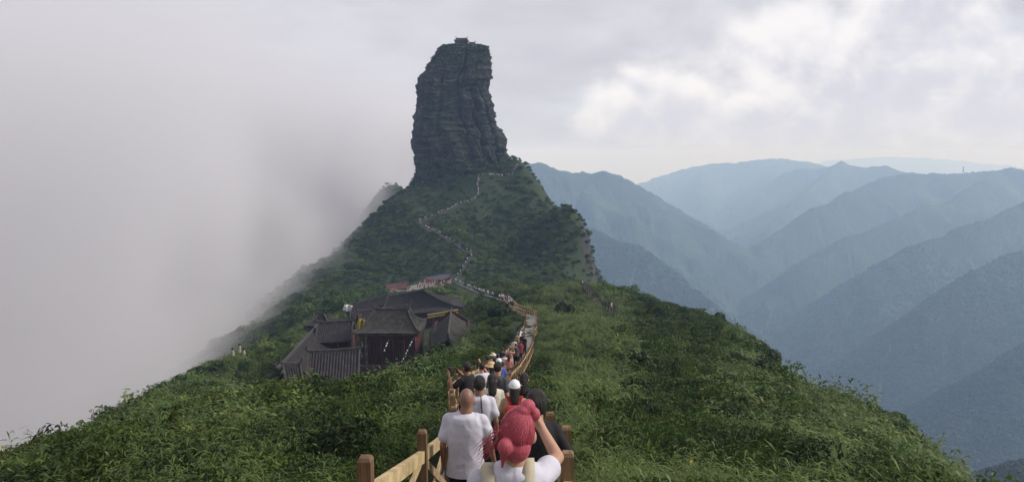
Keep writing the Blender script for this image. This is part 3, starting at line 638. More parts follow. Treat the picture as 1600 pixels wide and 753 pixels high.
# ------------------------------------------------------------------ stairway and its timber fences
M_board = mat('weathered_board', (.15, .135, .125), (.30, .28, .26), scale=3, rough=.75, bump=.3, stretch=(1, 6, 6), c3=(.21, .195, .18), obj_rand=.18)
M_post = mat('stained_post', (.105, .062, .033), (.21, .13, .07), scale=4, rough=.7, bump=.4, bscale=14, stretch=(5, 5, .6), c3=(.155, .092, .048), obj_rand=.22)
M_rail = mat('pale_timber', (.25, .175, .088), (.44, .335, .19), scale=3, rough=.68, bump=.35, bscale=16, stretch=(2, 2, 2), c3=(.34, .25, .135), obj_rand=.2)
M_trail = mat('trail_stone', (.04, .04, .037), (.11, .105, .10), scale=.8, rough=.9)
M_stone = mat('path_stone', (.20, .195, .19), (.40, .39, .37), scale=.8, rough=.85, c3=(.30, .29, .275))
def path_dir(d):
    v = path_at(d + .6) - path_at(d - .6); v.z = 0; return v.normalized()
stair = empty('stairway', path_at(0)); tag(stair, kind='structure')
HALF = 0.80
d = -2.0; k = 0; far_mb = MB(); rows = 0
while d < 119:
    run = .34 if d < 70 else .5
    c = path_at(d + run / 2); t_ = path_dir(d + run / 2); rz = math.atan2(t_.y, t_.x) - math.pi / 2
    zt = path_at(d + run * .1).z
    if d < 62:
        tb = MB(); tb.box((0, 0, 0), (2 * HALF, run + .03, .05)); tb.box((0, run / 2 - .012, -.085), (2 * HALF - .02, .022, .115))
        o = tb.build('tread', M_board, stair); o.location = Vector((c.x, c.y, zt - .025)) - stair.location; o.rotation_euler = (random.gauss(0, .004), random.gauss(0, .004), rz)
    else:
        far_mb.box((c.x, c.y, zt - .03), (2 * HALF, run - .03, .06), rz)
    d += run; k += 1
o = far_mb.build('tread', M_board, stair); o.location = -stair.location; tag(o, kind='stuff')
def side_pts(sgn, tab):
    """(distance, x) table for one fence line."""
    tab = np.array(tab); return lambda d: Vector((float(np.interp(d, tab[:, 0], tab[:, 1])), d, float(np.interp(d, PATH[:, 0], PATH[:, 2]))))
LF = side_pts(-1, [(-3, -1.06), (2.4, -1.02), (4.6, -.965), (7.0, -.895), (9, -.82), (10.6, -.88), (13, -1.09), (16, -1.42), (20, -1.72), (26, -1.68), (30, -1.58), (38, -1.22), (48, -.72), (55, -.25), (62, .16), (70, .46), (85, .96), (92, 1.55), (113, 2.2), (118, 1.5)])
RF_ = side_pts(1, [(-3, .42), (3.4, .40), (5.0, .395), (6.5, .50), (8.0, .43), (10, .34), (13, .16), (16, -.06), (20, -.12), (26, -.06), (30, .06), (38, .42), (48, .94), (55, 1.42), (62, 1.84), (70, 2.14), (85, 2.64), (92, 3.22), (112, 3.96), (118, 3.3)])
def fence(name, fn, ds, label, htop=1.20, heads=None, group=None):
    root = empty(name, fn(ds[0])); tag(root, label, 'fence', group); base = root.location.copy()
    def part(nm, mb, m): o = mb.build(nm, m, root); o.location = -base; return o
    pw = .092
    for i, dd in enumerate(ds):
        p = fn(dd); hh = (heads or {}).get(dd, htop + random.gauss(0, .02)); dirv = (fn(dd + .5) - fn(dd - .5)); rz = math.atan2(dirv.y, dirv.x) - math.pi / 2 + random.gauss(0, .03)
        mb = MB(); mb.box((p.x, p.y, p.z + (hh - .6) / 2), (pw, pw, hh + .6), rz)
        # chamfered head
        mb.box((p.x, p.y, p.z + hh + .012), (pw, pw, .024), rz, taper=.72)
        part('post', mb, M_post)
        if i + 1 < len(ds):
            q = fn(ds[i + 1]); a = p + Vector((0, 0, hh - .25)); b = q + Vector((0, 0, (heads or {}).get(ds[i + 1], htop) - .25)); u = (b - a).normalized() * (pw / 2 - .004)
            mb = MB(); mb.beam(a + u, b - u, .06, .115); part('rail', mb, M_rail)
            a2 = p + Vector((0, 0, .22)); b2 = q + Vector((0, 0, .22))
            mb = MB(); mb.beam(a2 + u, b2 - u, .055, .10); part('rail', mb, M_rail)
            lo = Vector((0, 0, .06)); sdv = Vector((u.y, -u.x, 0)).normalized() * .013
            mb = MB(); mb.beam(a - lo + u * 1.2 + sdv, b2 + lo - u * 1.2 + sdv, .022, .085); part('brace', mb, M_rail)
            mb = MB(); mb.beam(a2 + lo + u * 1.2 - sdv, b - lo - u * 1.2 - sdv, .022, .085); part('brace', mb, M_rail)
    return root
lds = [-2.4, 0, 2.35, 4.6, 7.0, 9.0, 10.6, 12.2, 13.8, 15.6, 17.6] + [17.6 + 2.1 * k for k in range(1, 48)]
rds = [-2.2, .2, 2.5, 5.0, 6.5, 8.0, 9.6, 11.2, 12.8, 14.4, 16, 18, 20, 22] + [22 + 2.1 * k for k in range(1, 46)]
fence('timber_fence', LF, lds, 'timber fence with brown posts on the left edge of the stairs, beside the bald man', heads={4.6: 1.17, 7.0: 1.24, 9.0: 1.24})
fence('timber_fence', RF_, rds, 'timber fence on the right edge of the stairs, beside the raised elbow', heads={5.0: 1.17, 6.5: 1.30, 8.0: 1.36})
# the platform where the walk turns, its fence across the end, and the plain track beyond it
def ribbon(name, pts, width, m, lift=.05, kind='structure'):
    pts = [Vector(p) for p in pts]; n = len(pts); P = np.zeros((n, 2, 3))
    for k in range(n):
        dv = pts[min(k + 1, n - 1)] - pts[max(k - 1, 0)]; dv.z = 0; dv.normalize(); s = Vector((dv.y, -dv.x, 0)) * width / 2
        P[k, 0] = tuple(pts[k] - s + Vector((0, 0, lift))); P[k, 1] = tuple(pts[k] + s + Vector((0, 0, lift)))
    top = grid_mesh(name, P, smooth=False); bm = bmesh.new(); bm.from_mesh(top); r_ = bmesh.ops.extrude_face_region(bm, geom=bm.faces[:])
    for v in [g_ for g_ in r_['geom'] if isinstance(g_, bmesh.types.BMVert)]: v.co.z -= .45
    bmesh.ops.recalc_face_normals(bm, faces=bm.faces[:]); bm.to_mesh(top); bm.free()
    return tag(mesh_obj(name, top, m), kind=kind)
def on_ground(pts, up): 
    a = np.array([(p[0], p[1]) for p in pts]); z = h_near(a[:, 0], a[:, 1]); return [Vector((a[i, 0], a[i, 1], max(z[i] + up, pts[i][2] if len(pts[i]) > 2 else -1e9))) for i in range(len(a))]
LOWER = [path_at(d) for d in np.arange(118, 286, 2.0)]
ribbon('footpath', on_ground(LOWER[:24], .12), 1.7, M_trail); ribbon('footpath', on_ground(LOWER[23:], .10), 1.1, M_trail)
HPT = on_ground([tuple(p) for p in HP], .35); ribbon('footpath', HPT, .9, M_trail)
SPP = on_ground([(p[0], p[1]) for p in SPT], .3); ribbon('footpath', SPP, 1.1, mat('dark_path', (.05, .045, .04), (.09, .085, .075), scale=1))  # side path surface: mottled dark brown-grey
def slim_rail(name, pts, label, step=3, h=1.1, m=M_post, side=.7):
    root = empty(name, pts[0]); tag(root, label, 'fence'); base = root.location.copy(); off = []
    for k in range(0, len(pts), step):
        dv = pts[min(k + 1, len(pts) - 1)] - pts[max(k - 1, 0)]; dv.z = 0; dv.normalize(); off.append(pts[k] + Vector((dv.y, -dv.x, 0)) * side)
    for a, b in zip(off[:-1], off[1:]):
        mb = MB(); mb.box((a.x, a.y, a.z + h / 2 - .2), (.12, .12, h + .4)); o = mb.build('post', m, root); o.location = -base
        mb = MB(); mb.beam(a + Vector((0, 0, h - .1)), b + Vector((0, 0, h - .1)), .08, .12); o = mb.build('rail', m, root); o.location = -base
        mb = MB(); mb.beam(a + Vector((0, 0, h * .45)), b + Vector((0, 0, h * .45)), .06, .10); o = mb.build('rail', m, root); o.location = -base
    return root
M_darkpost = mat('dark_post', (.028, .022, .018), (.06, .048, .04), scale=3, obj_rand=.2)
slim_rail('path_fence', SPP, 'dark fence line running down the green slope right of the stairs', 2, 1.15, M_darkpost, .6)
slim_rail('path_fence', SPP, 'second dark fence line beside the sloping side path, on its uphill edge', 2, 1.1, M_darkpost, -.6)
LW = on_ground(LOWER, .12)
slim_rail('path_fence', LW[:24], 'pale timber fence of the lower track past the bend in the stairs', 1, 1.15, M_rail, .85)
slim_rail('path_fence', LW[:24], 'pale timber fence along the downhill side of the lower track', 1, 1.15, M_rail, -.85)
slim_rail('path_fence', HPT[:60], 'thin railing of the winding path up the wooded hill', 2, 1.0, M_darkpost, .75)

# ------------------------------------------------------------------ temple
M_tile = mat('roof_tile', (.012, .010, .012), (.038, .032, .035), scale=1.6, rough=.8, detail=7, c3=(.022, .019, .021), obj_rand=.12)
M_tile2 = mat('worn_roof_tile', (.020, .018, .016), (.058, .052, .047), scale=1.3, rough=.85, detail=7, c3=(.036, .032, .029))
M_ridge = mat('ridge_mortar', (.03, .028, .028), (.075, .07, .068), scale=2, rough=.85)
M_redwall = mat('red_wall', (.035, .012, .011), (.10, .028, .023), scale=1.2, rough=.8, c3=(.062, .018, .016))
M_redwood = mat('red_timber', (.055, .014, .012), (.10, .028, .021), scale=2, rough=.6)
M_dkwood = mat('dark_timber', (.018, .012, .011), (.04, .026, .022), scale=3, rough=.7)
M_white = mat('white_cloth', (.55, .55, .56), (.75, .75, .76), scale=3, rough=.8)
M_yellow = mat('yellow_cloth', (.24, .18, .02), (.38, .29, .05), scale=4, rough=.7)
M_plinth = mat('plinth_stone', (.035, .028, .026), (.075, .06, .055), scale=1.5, rough=.9)
M_slab = mat('plaza_stone', (.12, .115, .11), (.22, .21, .20), scale=.4, rough=.85)
def lerp3(a, b, t_): return a + (b - a) * t_
def roof_slope(mb, r0, r1, e0, e1, row=.30, nseg=9, lift=.35, sag=1.45, th=.16):
    """One tiled slope from ridge r0-r1 to eave e0-e1: rounded tile rows run down it, the eave corners curl up."""
    L = max((e1 - e0).length, (r1 - r0).length); nrow = max(4, int(L / row)); m_ = nrow * 4; nrm_ = (e1 - e0).cross(r0 - e0).normalized()
    if nrm_.z < 0: nrm_ = -nrm_
    top = []
    for j in range(nseg + 1):
        v = j / nseg; rowp = []
        for i in range(m_ + 1):
            u = i / m_; p = lerp3(lerp3(r0, r1, u), lerp3(e0, e1, u), v)
            zr = lerp3(r0, r1, u).z; ze = lerp3(e0, e1, u).z
            p = Vector((p.x, p.y, zr - (zr - ze) * (1 - (1 - v) ** sag) + lift * abs(2 * u - 1) ** 5 * v * v))
            c = (0.0, .30, .40, .30)[i % 4] * row
            rowp.append(p + nrm_ * c)
        top.append(rowp)
    W = m_ + 1; vs = [p for r_ in top for p in r_] + [p - Vector((0, 0, th)) for r_ in top for p in r_]; n = (nseg + 1) * W; fs = []
    flip = (e1 - e0).cross(r0 - e0).z < 0
    for j in range(nseg):
        for i in range(m_):
            a = j * W + i; q = (a, a + W, a + W + 1, a + 1); fs.append(q[::-1] if flip else q)
    for j in (0, nseg - 1):
        pass
    for i in range(m_): a = nseg * W + i; fs.append((a, a + n, a + n + 1, a + 1))
    for j in range(nseg): 
        a = j * W; fs.append((a, a + n, a + W + n, a + W)); a = j * W + m_; fs.append((a, a + W, a + W + n, a + n))
    for j in range(nseg): a = n + j * W; q = (a, a + m_, a + W + m_, a + W); fs.append(q if flip else q[::-1])
    mb.add(vs, fs)
    return top
def ridge_beam(mb, pts, w_=.28, h=.42):
    for a, b in zip(pts[:-1], pts[1:]): mb.beam(a, b, w_, h)
def hall(name, label, ra, rb, half_front, half_back, drop_f, drop_b, hip0=0., hip1=0., wall_h=3.6, wall_m=None, tile=None, inset=.9, lift=.35, front=None, bays=5, row=.30):
    """A timber hall under a tiled roof. ra, rb: ridge ends; the front slope falls towards the camera side."""
    tile = tile or M_tile; wall_m = wall_m or M_redwall
    ra, rb = Vector(ra), Vector(rb); ax = (rb - ra); ax.z = 0; L = ax.length; ax.normalize(); nf = Vector((ax.y, -ax.x, 0))
    if front is not None and nf.dot(Vector(front)) < 0: nf = -nf
    elif front is None and nf.y > 0: nf = -nf
    mid = (ra + rb) / 2; zb = mid.z - drop_f - wall_h
    root = empty(name, (mid.x, mid.y, zb)); tag(root, label, 'temple hall'); base = root.location.copy()
    def P(mb, nm, m, par=root, smooth=False):
        o = mb.build(nm, m, par, smooth); o.location = -base if par is root else (0, 0, 0); return o
    ea0 = ra - ax * hip0 + nf * half_front - Vector((0, 0, drop_f)); eb0 = rb + ax * hip1 + nf * half_front - Vector((0, 0, drop_f))
    ea1 = ra - ax * hip0 - nf * half_back - Vector((0, 0, drop_b)); eb1 = rb + ax * hip1 - nf * half_back - Vector((0, 0, drop_b))
    mb = MB(); t1 = roof_slope(mb, ra, rb, ea0, eb0, row=row, lift=lift); roof = P(mb, 'roof', tile)
    mb = MB(); t2 = roof_slope(mb, ra, rb, ea1, eb1, row=row, lift=lift); P(mb, 'roof_slope', tile)
    if hip0 > 0: mb = MB(); roof_slope(mb, ra, ra - ax * .05, ea0, ea1, row=row, lift=lift); P(mb, 'hip_slope', tile)
    if hip1 > 0: mb = MB(); roof_slope(mb, rb, rb + ax * .05, eb0, eb1, row=row, lift=lift); P(mb, 'hip_slope', tile)
    # main ridge with curled ends, and the ridges that run down the gable or hip edges
    up = Vector((0, 0, 1)); mb = MB()
    pts = [ra + (rb - ra) * k / 8 + up * (.22 + .12 * abs(2 * k / 8 - 1) ** 4) for k in range(9)]; ridge_beam(mb, pts)
    o = mb.build('ridge', M_ridge, roof)
    for e_, s_ in ((ra, -1), (rb, 1)):
        mb = MB(); q = [e_ + up * .30, e_ + ax * s_ * .30 + up * .62, e_ + ax * s_ * .34 + up * 1.05, e_ + ax * s_ * .12 + up * 1.30]; mb.tube(q, [.20, .19, .14, .05], 7)
        mb.build('ridge_ornament', M_ridge, roof)
    for tp, i in ((t1, 0), (t1, -1), (t2, 0), (t2, -1)):
        pts = [r_[i] + up * .14 for r_ in tp]; mb = MB(); ridge_beam(mb, pts, .24, .30); mb.build('edge_ridge', M_ridge, roof)
    # walls
    wl0 = half_front - inset; wb0 = half_back - inset
    ia, ib = ra - ax * max(hip0 - inset, -.35), rb + ax * max(hip1 - inset, -.35)
    zt = mid.z - drop_f + .12
    fa, fb = ia + nf * wl0, ib + nf * wl0; ba, bb = ia - nf * wb0, ib - nf * wb0
    def wallp(p, q, nm, m, z0=zb, z1=zt, th=.3):
        mb = MB(); mb.beam(Vector((p.x, p.y, (z0 + z1) / 2)), Vector((q.x, q.y, (z0 + z1) / 2)), th, z1 - z0); return P(mb, nm, m)
    wallp(fa, fb, 'wall', wall_m); wallp(ba, bb, 'wall', wall_m)
    for p, q, r_, hp in ((fa, ba, ra, hip0), (fb, bb, rb, hip1)):
        wallp(p, q, 'wall', wall_m)
        if hp == 0:  # gable triangle
            mb = MB(); th = ax * .15; apex = Vector((p.x, p.y, 0)).lerp(Vector((q.x, q.y, 0)), wl0 / (wl0 + wb0)); apex.z = mid.z - .25
            a_, b_ = Vector((p.x, p.y, zt)), Vector((q.x, q.y, zt)); v6 = [a_ - th, b_ - th, apex - th, a_ + th, b_ + th, apex + th]
            mb.add(v6, [(0, 1, 2), (5, 4, 3), (0, 3, 4, 1), (1, 4, 5, 2), (2, 5, 3, 0)]); P(mb, 'gable', wall_m)
    for k in range(bays + 1):  # columns and lattice panels along the front
        c = fa.lerp(fb, k / bays) + nf * .24; mb = MB(); mb.tube([(c.x, c.y, zb), (c.x, c.y, zt)], .15, 8); P(mb, 'column', M_redwood, smooth=True)
        if k < bays:
            a_ = fa.lerp(fb, (k + .12) / bays) + nf * .19; b_ = fa.lerp(fb, (k + .88) / bays) + nf * .19; zc = zb + wall_h * .45
            mb = MB(); mb.beam(Vector((a_.x, a_.y, zc)), Vector((b_.x, b_.y, zc)), .06, wall_h * .62); dr = P(mb, 'door', M_dkwood)
            for j in range(4):
                c2 = a_.lerp(b_, (j + .5) / 4) + nf * .05; mb = MB(); mb.beam(Vector((c2.x, c2.y, zc - wall_h * .28)), Vector((c2.x, c2.y, zc + wall_h * .28)), .05, .06, up=(1, 0, 0)); mb.build('lattice', M_redwood, dr)
    a_, b_ = fa + nf * .3, fb + nf * .3; mb = MB(); mb.beam(Vector((a_.x, a_.y, zt - .25)), Vector((b_.x, b_.y, zt - .25)), .16, .35); P(mb, 'eave_beam', M_redwood)
    # stone plinth
    mb = MB(); c = (fa + fb + ba + bb) / 4; mb.box((c.x, c.y, zb - 1.2), ((fb - fa).length + 1.6, (fa - ba).length + 1.6, 2.4), math.atan2(ax.y, ax.x)); P(mb, 'plinth', M_plinth)
    return root
hall('temple_hall', 'nearest low tiled roof of the temple, its dark tile rows running down to the bushes', at(483, 552, 103), at(562, 547, 104), 6.2, 3.5, 3.7, 2.2, wall_h=2.6, lift=.1, bays=3, row=.40)
hall('temple_hall', 'two-storey hall with dark red walls under a broad curled tile roof', at(586, 485, 124.5), at(637, 485, 124.5), 5.0, 4.6, 3.2, 3.2, 3.0, 2.7, wall_h=5.2, tile=M_tile2, lift=.55, bays=5)
hall('temple_hall', 'long side hall whose ridge runs towards the viewer at the left end of the temple', at(495, 511, 132), at(432, 580, 100), 4.2, 2.6, 2.7, 2.4, wall_h=2.8, front=(1, 0, 0), lift=.15, bays=7)
hall('temple_hall', 'small low roof at the lower left corner of the temple', at(442, 571, 100), at(469, 570, 101), 2.6, 2.2, 1.7, 1.5, wall_h=2.2, lift=.12, bays=2)
hall('temple_hall', 'narrow roof ridge between the red walled hall and the large rear hall', at(560, 489, 143), at(640, 478, 146), 4.2, 4.0, 2.2, 2.2, wall_h=3.0, lift=.3, bays=4)
hall('temple_hall', 'small dark roofed hall tucked behind the nearest temple roof', at(497, 506, 129), at(552, 503, 129.5), 4.6, 3.6, 2.4, 2.4, wall_h=3.0, lift=.2, bays=3)
hall('temple_hall', 'large rear hall with a wide hipped tile roof below the plaza', at(607, 465, 176), at(661, 454, 177), 7.0, 6.0, 3.6, 3.6, 2.5, 9.5, wall_h=4.0, lift=.5, bays=6)
hall('temple_hall', 'right hand temple hall with its ridge pointing at the viewer and curved grey slopes', at(705, 488, 139), at(700, 529, 112), 3.6, 4.2, 2.5, 2.5, wall_h=3.2, front=(-1, 0, 0), tile=M_tile2, lift=.25, bays=6)
hall('temple_hall', 'low rear temple hall at the back, above the yellow banner', at(548, 477, 186), at(603, 462, 189), 5.0, 4.5, 2.6, 2.6, .8, .8, wall_h=3.4, bays=5)
hall('temple_hall', 'little corner pavilion with upturned eaves behind the long side hall', at(498, 491, 150), at(506, 491, 150), 3.0, 3.0, 2.4, 2.4, 2.4, 2.4, wall_h=3.0, lift=.8, bays=2)
hall('temple_hall', 'reddish low roofed building on the left side of the crowded plaza', at(604, 444, 273), at(636, 440, 275), 3.6, 3.0, 1.9, 1.9, .6, .6, wall_h=3.0, tile=mat('rust_roof', (.07, .032, .028), (.13, .065, .055), scale=1, rough=.8), bays=4)
hall('temple_hall', 'long blue grey roofed shelter behind the crowded plaza', at(664, 433, 289), at(703, 427, 290.5), 3.0, 2.6, 1.4, 1.4, wall_h=2.6, tile=mat('slate_roof', (.055, .06, .072), (.10, .108, .125), scale=1, rough=.6), bays=6)
# plaza
zp = -50.9; pv_ = [Vector((x, y, at(800, 455, y).z * 0 + zp)) for x, y in PLAZA]; mb = MB(); nP = len(pv_)
mb.add([p for p in pv_] + [p - Vector((0, 0, 6)) for p in pv_], [tuple(range(nP)), tuple(range(2 * nP - 1, nP - 1, -1))] + [(i, i + nP, (i + 1) % nP + nP, (i + 1) % nP) for i in range(nP)])
tag(mb.build('plaza', M_slab), kind='structure')
# cloths, lantern strings and scaffolding about the temple
def cloth(name, label, cat, c, w_, h, m, rz=.2, amp=.12):
    n = 10; P = np.zeros((n, n, 3))
    for i in range(n):
        for j in range(n):
            u, v = i / (n - 1) - .5, j / (n - 1) - .5; P[j, i] = (u * w_ + .15 * v, amp * math.sin(u * 9 + v * 4) + .04 * math.sin(v * 17), v * h + .08 * math.sin(u * 6))
    me = grid_mesh(name, P); o = mesh_obj(name, me, m); o.location = c; o.rotation_euler = (.1, .25, rz); o.modifiers.new('thickness', 'SOLIDIFY').thickness = .03; return tag(o, label, cat)
cloth('banner', 'yellow cloth banner hanging askew beside the red walled hall', 'banner', at(563, 506, 117), 1.0, 1.7, M_yellow, .3, .25)
cloth('tarpaulin', 'white tarpaulin bundled on the roof edge at the back of the temple', 'tarpaulin', at(543, 481, 160), 1.8, 1.5, M_white, .1, .3)
def lantern_string(a, b, label, n=9):
    root = empty('lantern_string', b); tag(root, label, 'lanterns', 'lantern strings on the temple'); mb = MB(); mb.tube([a, b], .02, 5); o = mb.build('cord', M_white, root); o.location = -root.location
    for k in range(n):
        p = a.lerp(b, (k + .5) / n); mb = MB(); mb.tube([p + Vector((0, 0, .14)), p + Vector((0, 0, .10)), p, p - Vector((0, 0, .10)), p - Vector((0, 0, .14))], [.03, .09, .12, .09, .03], 7)
        o = mb.build('lantern', M_white if k % 3 else M_redwood, root, True); o.location = -root.location
lantern_string(at(607, 531, 118.5), at(600, 549, 118), 'short string of white lanterns on the dark red temple wall', 5)
lantern_string(at(646, 528, 118.5), at(627, 567, 117.5), 'long slanting string of white lanterns at the corner of the red hall', 9)
mb = MB(); a, b = at(668, 492, 158), at(716, 484, 158); mb.beam(a, b, .3, .35); mb.beam(at(668, 496, 158), at(716, 488, 158), .3, .25)
tag(mb.build('gutter_board', mat('ochre_board', (.30, .23, .07), (.46, .37, .14), scale=2)), 'ochre boards along the eave of the large rear hall', 'boards')
def frame_tower(name, label, c, w_, h, m):
    root = empty(name, c); tag(root, label, 'scaffold')
    for i in (-1, 1):
        for j in (-1, 1): mb = MB(); mb.tube([(i * w_ / 2, j * w_ / 2, 0), (i * w_ / 2, j * w_ / 2, h)], .05, 6); mb.build('pole', m, root)
    for k in range(4):
        z = h * (k + .7) / 4
        for i in (-1, 1):
            mb = MB(); mb.tube([(i * w_ / 2, -w_ / 2, z), (i * w_ / 2, w_ / 2, z)], .04, 6); mb.build('bar', m, root)
            mb = MB(); mb.tube([(-w_ / 2, i * w_ / 2, z), (w_ / 2, i * w_ / 2, z)], .04, 6); mb.build('bar', m, root)
    return root
frame_tower('scaffold', 'pale thin scaffold frame beside the corner of the red hall', at(567, 575, 112), 1.2, 5.2, M_ridge)
frame_tower('scaffold', 'dark scaffold frame between the red hall and the right hand hall', at(667, 560, 114), 1.2, 4.6, M_dkwood)
# ------------------------------------------------------------------ people
def cap_prim(mb, a, b, r0, r1, seg=12):
    a, b = Vector(a), Vector(b); d = (b - a); L = d.length; d = d.normalized() if L > 1e-6 else Vector((0, 0, 1)); pts, rad = [], []
    for k in range(5): t_ = math.pi / 2 * k / 4; pts.append(a - d * r0 * math.cos(t_)); rad.append(max(r0 * math.sin(t_), .002))
    for k in range(5): t_ = math.pi / 2 * k / 4; pts.append(b + d * r1 * math.sin(t_)); rad.append(max(r1 * math.cos(t_), .002))
    mb.tube(pts, rad, seg)
def ell_prim(mb, c, r, rot=None, seg=16):
    c = Vector(c); vs, fs = [], []; n = seg; m_ = seg // 2
    for j in range(m_ + 1):
        t_ = math.pi * (j + .02) / (m_ + .04)
        for i in range(n):
            p = 2 * math.pi * i / n; v = Vector((r[0] * math.sin(t_) * math.cos(p), r[1] * math.sin(t_) * math.sin(p), r[2] * math.cos(t_)))
            if rot is not None: v = rot @ v
            vs.append(c + v)
    for j in range(m_):
        for i in range(n): fs.append((j * n + i, (j + 1) * n + i, (j + 1) * n + (i + 1) % n, j * n + (i + 1) % n))
    fs += [tuple(range(n)), tuple(m_ * n + i for i in range(n - 1, -1, -1))]; mb.add(vs, fs)
def loft_prim(mb, rings, n=28):
    vs, fs = [], []
    for z_, rx, ry, xc, yc in rings:
        for i in range(n):
            a = 2 * math.pi * i / n; c_, s_ = math.cos(a), math.sin(a); vs.append((xc + rx * math.copysign(abs(c_) ** .85, c_), yc + ry * math.copysign(abs(s_) ** .85, s_), z_))
    m_ = len(rings)
    for j in range(m_ - 1):
        for i in range(n): fs.append((j * n + i, (j + 1) * n + i, (j + 1) * n + (i + 1) % n, j * n + (i + 1) % n))
    fs += [tuple(range(n)), tuple((m_ - 1) * n + i for i in range(n - 1, -1, -1))]; mb.add(vs, fs)
def fuse(name, prims, voxel, smooth=3, cuts=(), wrinkle=0., hairy=False):
    """Blend overlapping rounded forms into one continuous skin; cuts: (point, normal) planes, the side the normal points to is cut away."""
    mb = MB()
    for p in prims:
        if p[0] == 'c': cap_prim(mb, *p[1:])
        elif p[0] == 'l': loft_prim(mb, p[1])
        else: ell_prim(mb, *p[1:])
    me = mb.mesh(name); o = bpy.data.objects.new('shape', me); COL.objects.link(o)
    md = o.modifiers.new('fuse', 'REMESH'); md.mode = 'VOXEL'; md.voxel_size = voxel
    if smooth: sm = o.modifiers.new('smooth', 'SMOOTH'); sm.iterations = smooth; sm.factor = .5
    dg = bpy.context.evaluated_depsgraph_get(); r_ = bpy.data.meshes.new_from_object(o.evaluated_get(dg)); bpy.data.objects.remove(o); bpy.data.meshes.remove(me); r_.name = name
    if cuts:
        bm = bmesh.new(); bm.from_mesh(r_)
        for co, no in cuts: bmesh.ops.bisect_plane(bm, geom=bm.verts[:] + bm.edges[:] + bm.faces[:], plane_co=co, plane_no=no, clear_outer=True)
        bm.to_mesh(r_); bm.free()
    if wrinkle > 0:
        n = len(r_.vertices); co = np.empty(n * 3, np.float32); r_.vertices.foreach_get('co', co); co = co.reshape(-1, 3)
        no = np.array([tuple(v.normal) for v in r_.vertices]); sd_ = int(abs(co[0, 0]) * 9999) % 97; w1 = vnoise(co[:, 0] / .2, co[:, 2] / .2, seed=sd_) * .8; q = fbm(co[:, 0] / .21 + co[:, 2] * 3.4 * np.sign(co[:, 0]) + w1, co[:, 1] / .2 + co[:, 2] * 1.6, co[:, 2] / .26, oct=2, seed=sd_, ridged=True)
        if hairy: a_ = np.arctan2(co[:, 0], co[:, 1] - .02); q = q * .5 + vnoise(a_ * 9, co[:, 2] * 9, seed=4) * .9 + vnoise(a_ * 26, co[:, 2] * 14, seed=5) * .9
        co = co + no * (q[:, None] - .2) * wrinkle; r_.vertices.foreach_set('co', co.astype(np.float32).reshape(-1))
    r_.update(); r_.polygons.foreach_set('use_smooth', [True] * len(r_.polygons)); r_.materials.clear(); return r_
V = Vector
M_skin = mat('skin', (.36, .20, .135), (.44, .26, .18), scale=8, rough=.55, c3=(.40, .23, .155))
M_skin_tan = mat('tanned_skin', (.21, .105, .068), (.28, .15, .10), scale=8, rough=.55)
M_hair = mat('black_hair', (.008, .007, .007), (.040, .033, .030), scale=34, rough=.42, stretch=(4, 4, .35), bump=.8, bscale=70)
M_pink = mat('pink_hair', (.31, .052, .075), (.45, .092, .118), scale=30, rough=.45, detail=6, stretch=(5, 5, .3), c3=(.38, .066, .092), bump=.35, bscale=60)
M_scalp = mat('shaved_scalp', (.19, .10, .075), (.25, .14, .105), scale=20, rough=.45)
def tee(name, c, rough=.85): return mat(name, tuple(q * .88 for q in c), tuple(min(1, q * 1.06) for q in c), scale=6, rough=rough, bump=.15, bscale=60)
M_tee_w = tee('white_cotton', (.50, .485, .55)); M_tee_g = tee('grey_cotton', (.055, .058, .066)); M_black = tee('black_cloth', (.014, .013, .015)); M_navy = tee('navy_cloth', (.018, .022, .05))
M_beige = tee('beige_canvas', (.42, .38, .27)); M_red = tee('red_nylon', (.36, .025, .03)); M_khaki = tee('tan_cloth', (.34, .25, .15)); M_blue = tee('blue_cloth', (.07, .11, .34)); M_teal = tee('teal_cloth', (.16, .36, .34))
M_rose = tee('rose_cloth', (.45, .19, .17)); M_cream = tee('cream_cloth', (.55, .50, .40)); M_wine = tee('wine_cloth', (.20, .03, .04)); M_jean = tee('denim', (.05, .07, .13)); M_straw = mat('straw', (.45, .33, .15), (.6, .47, .25), scale=14, rough=.8); M_orange = tee('orange_cloth', (.5, .12, .05))

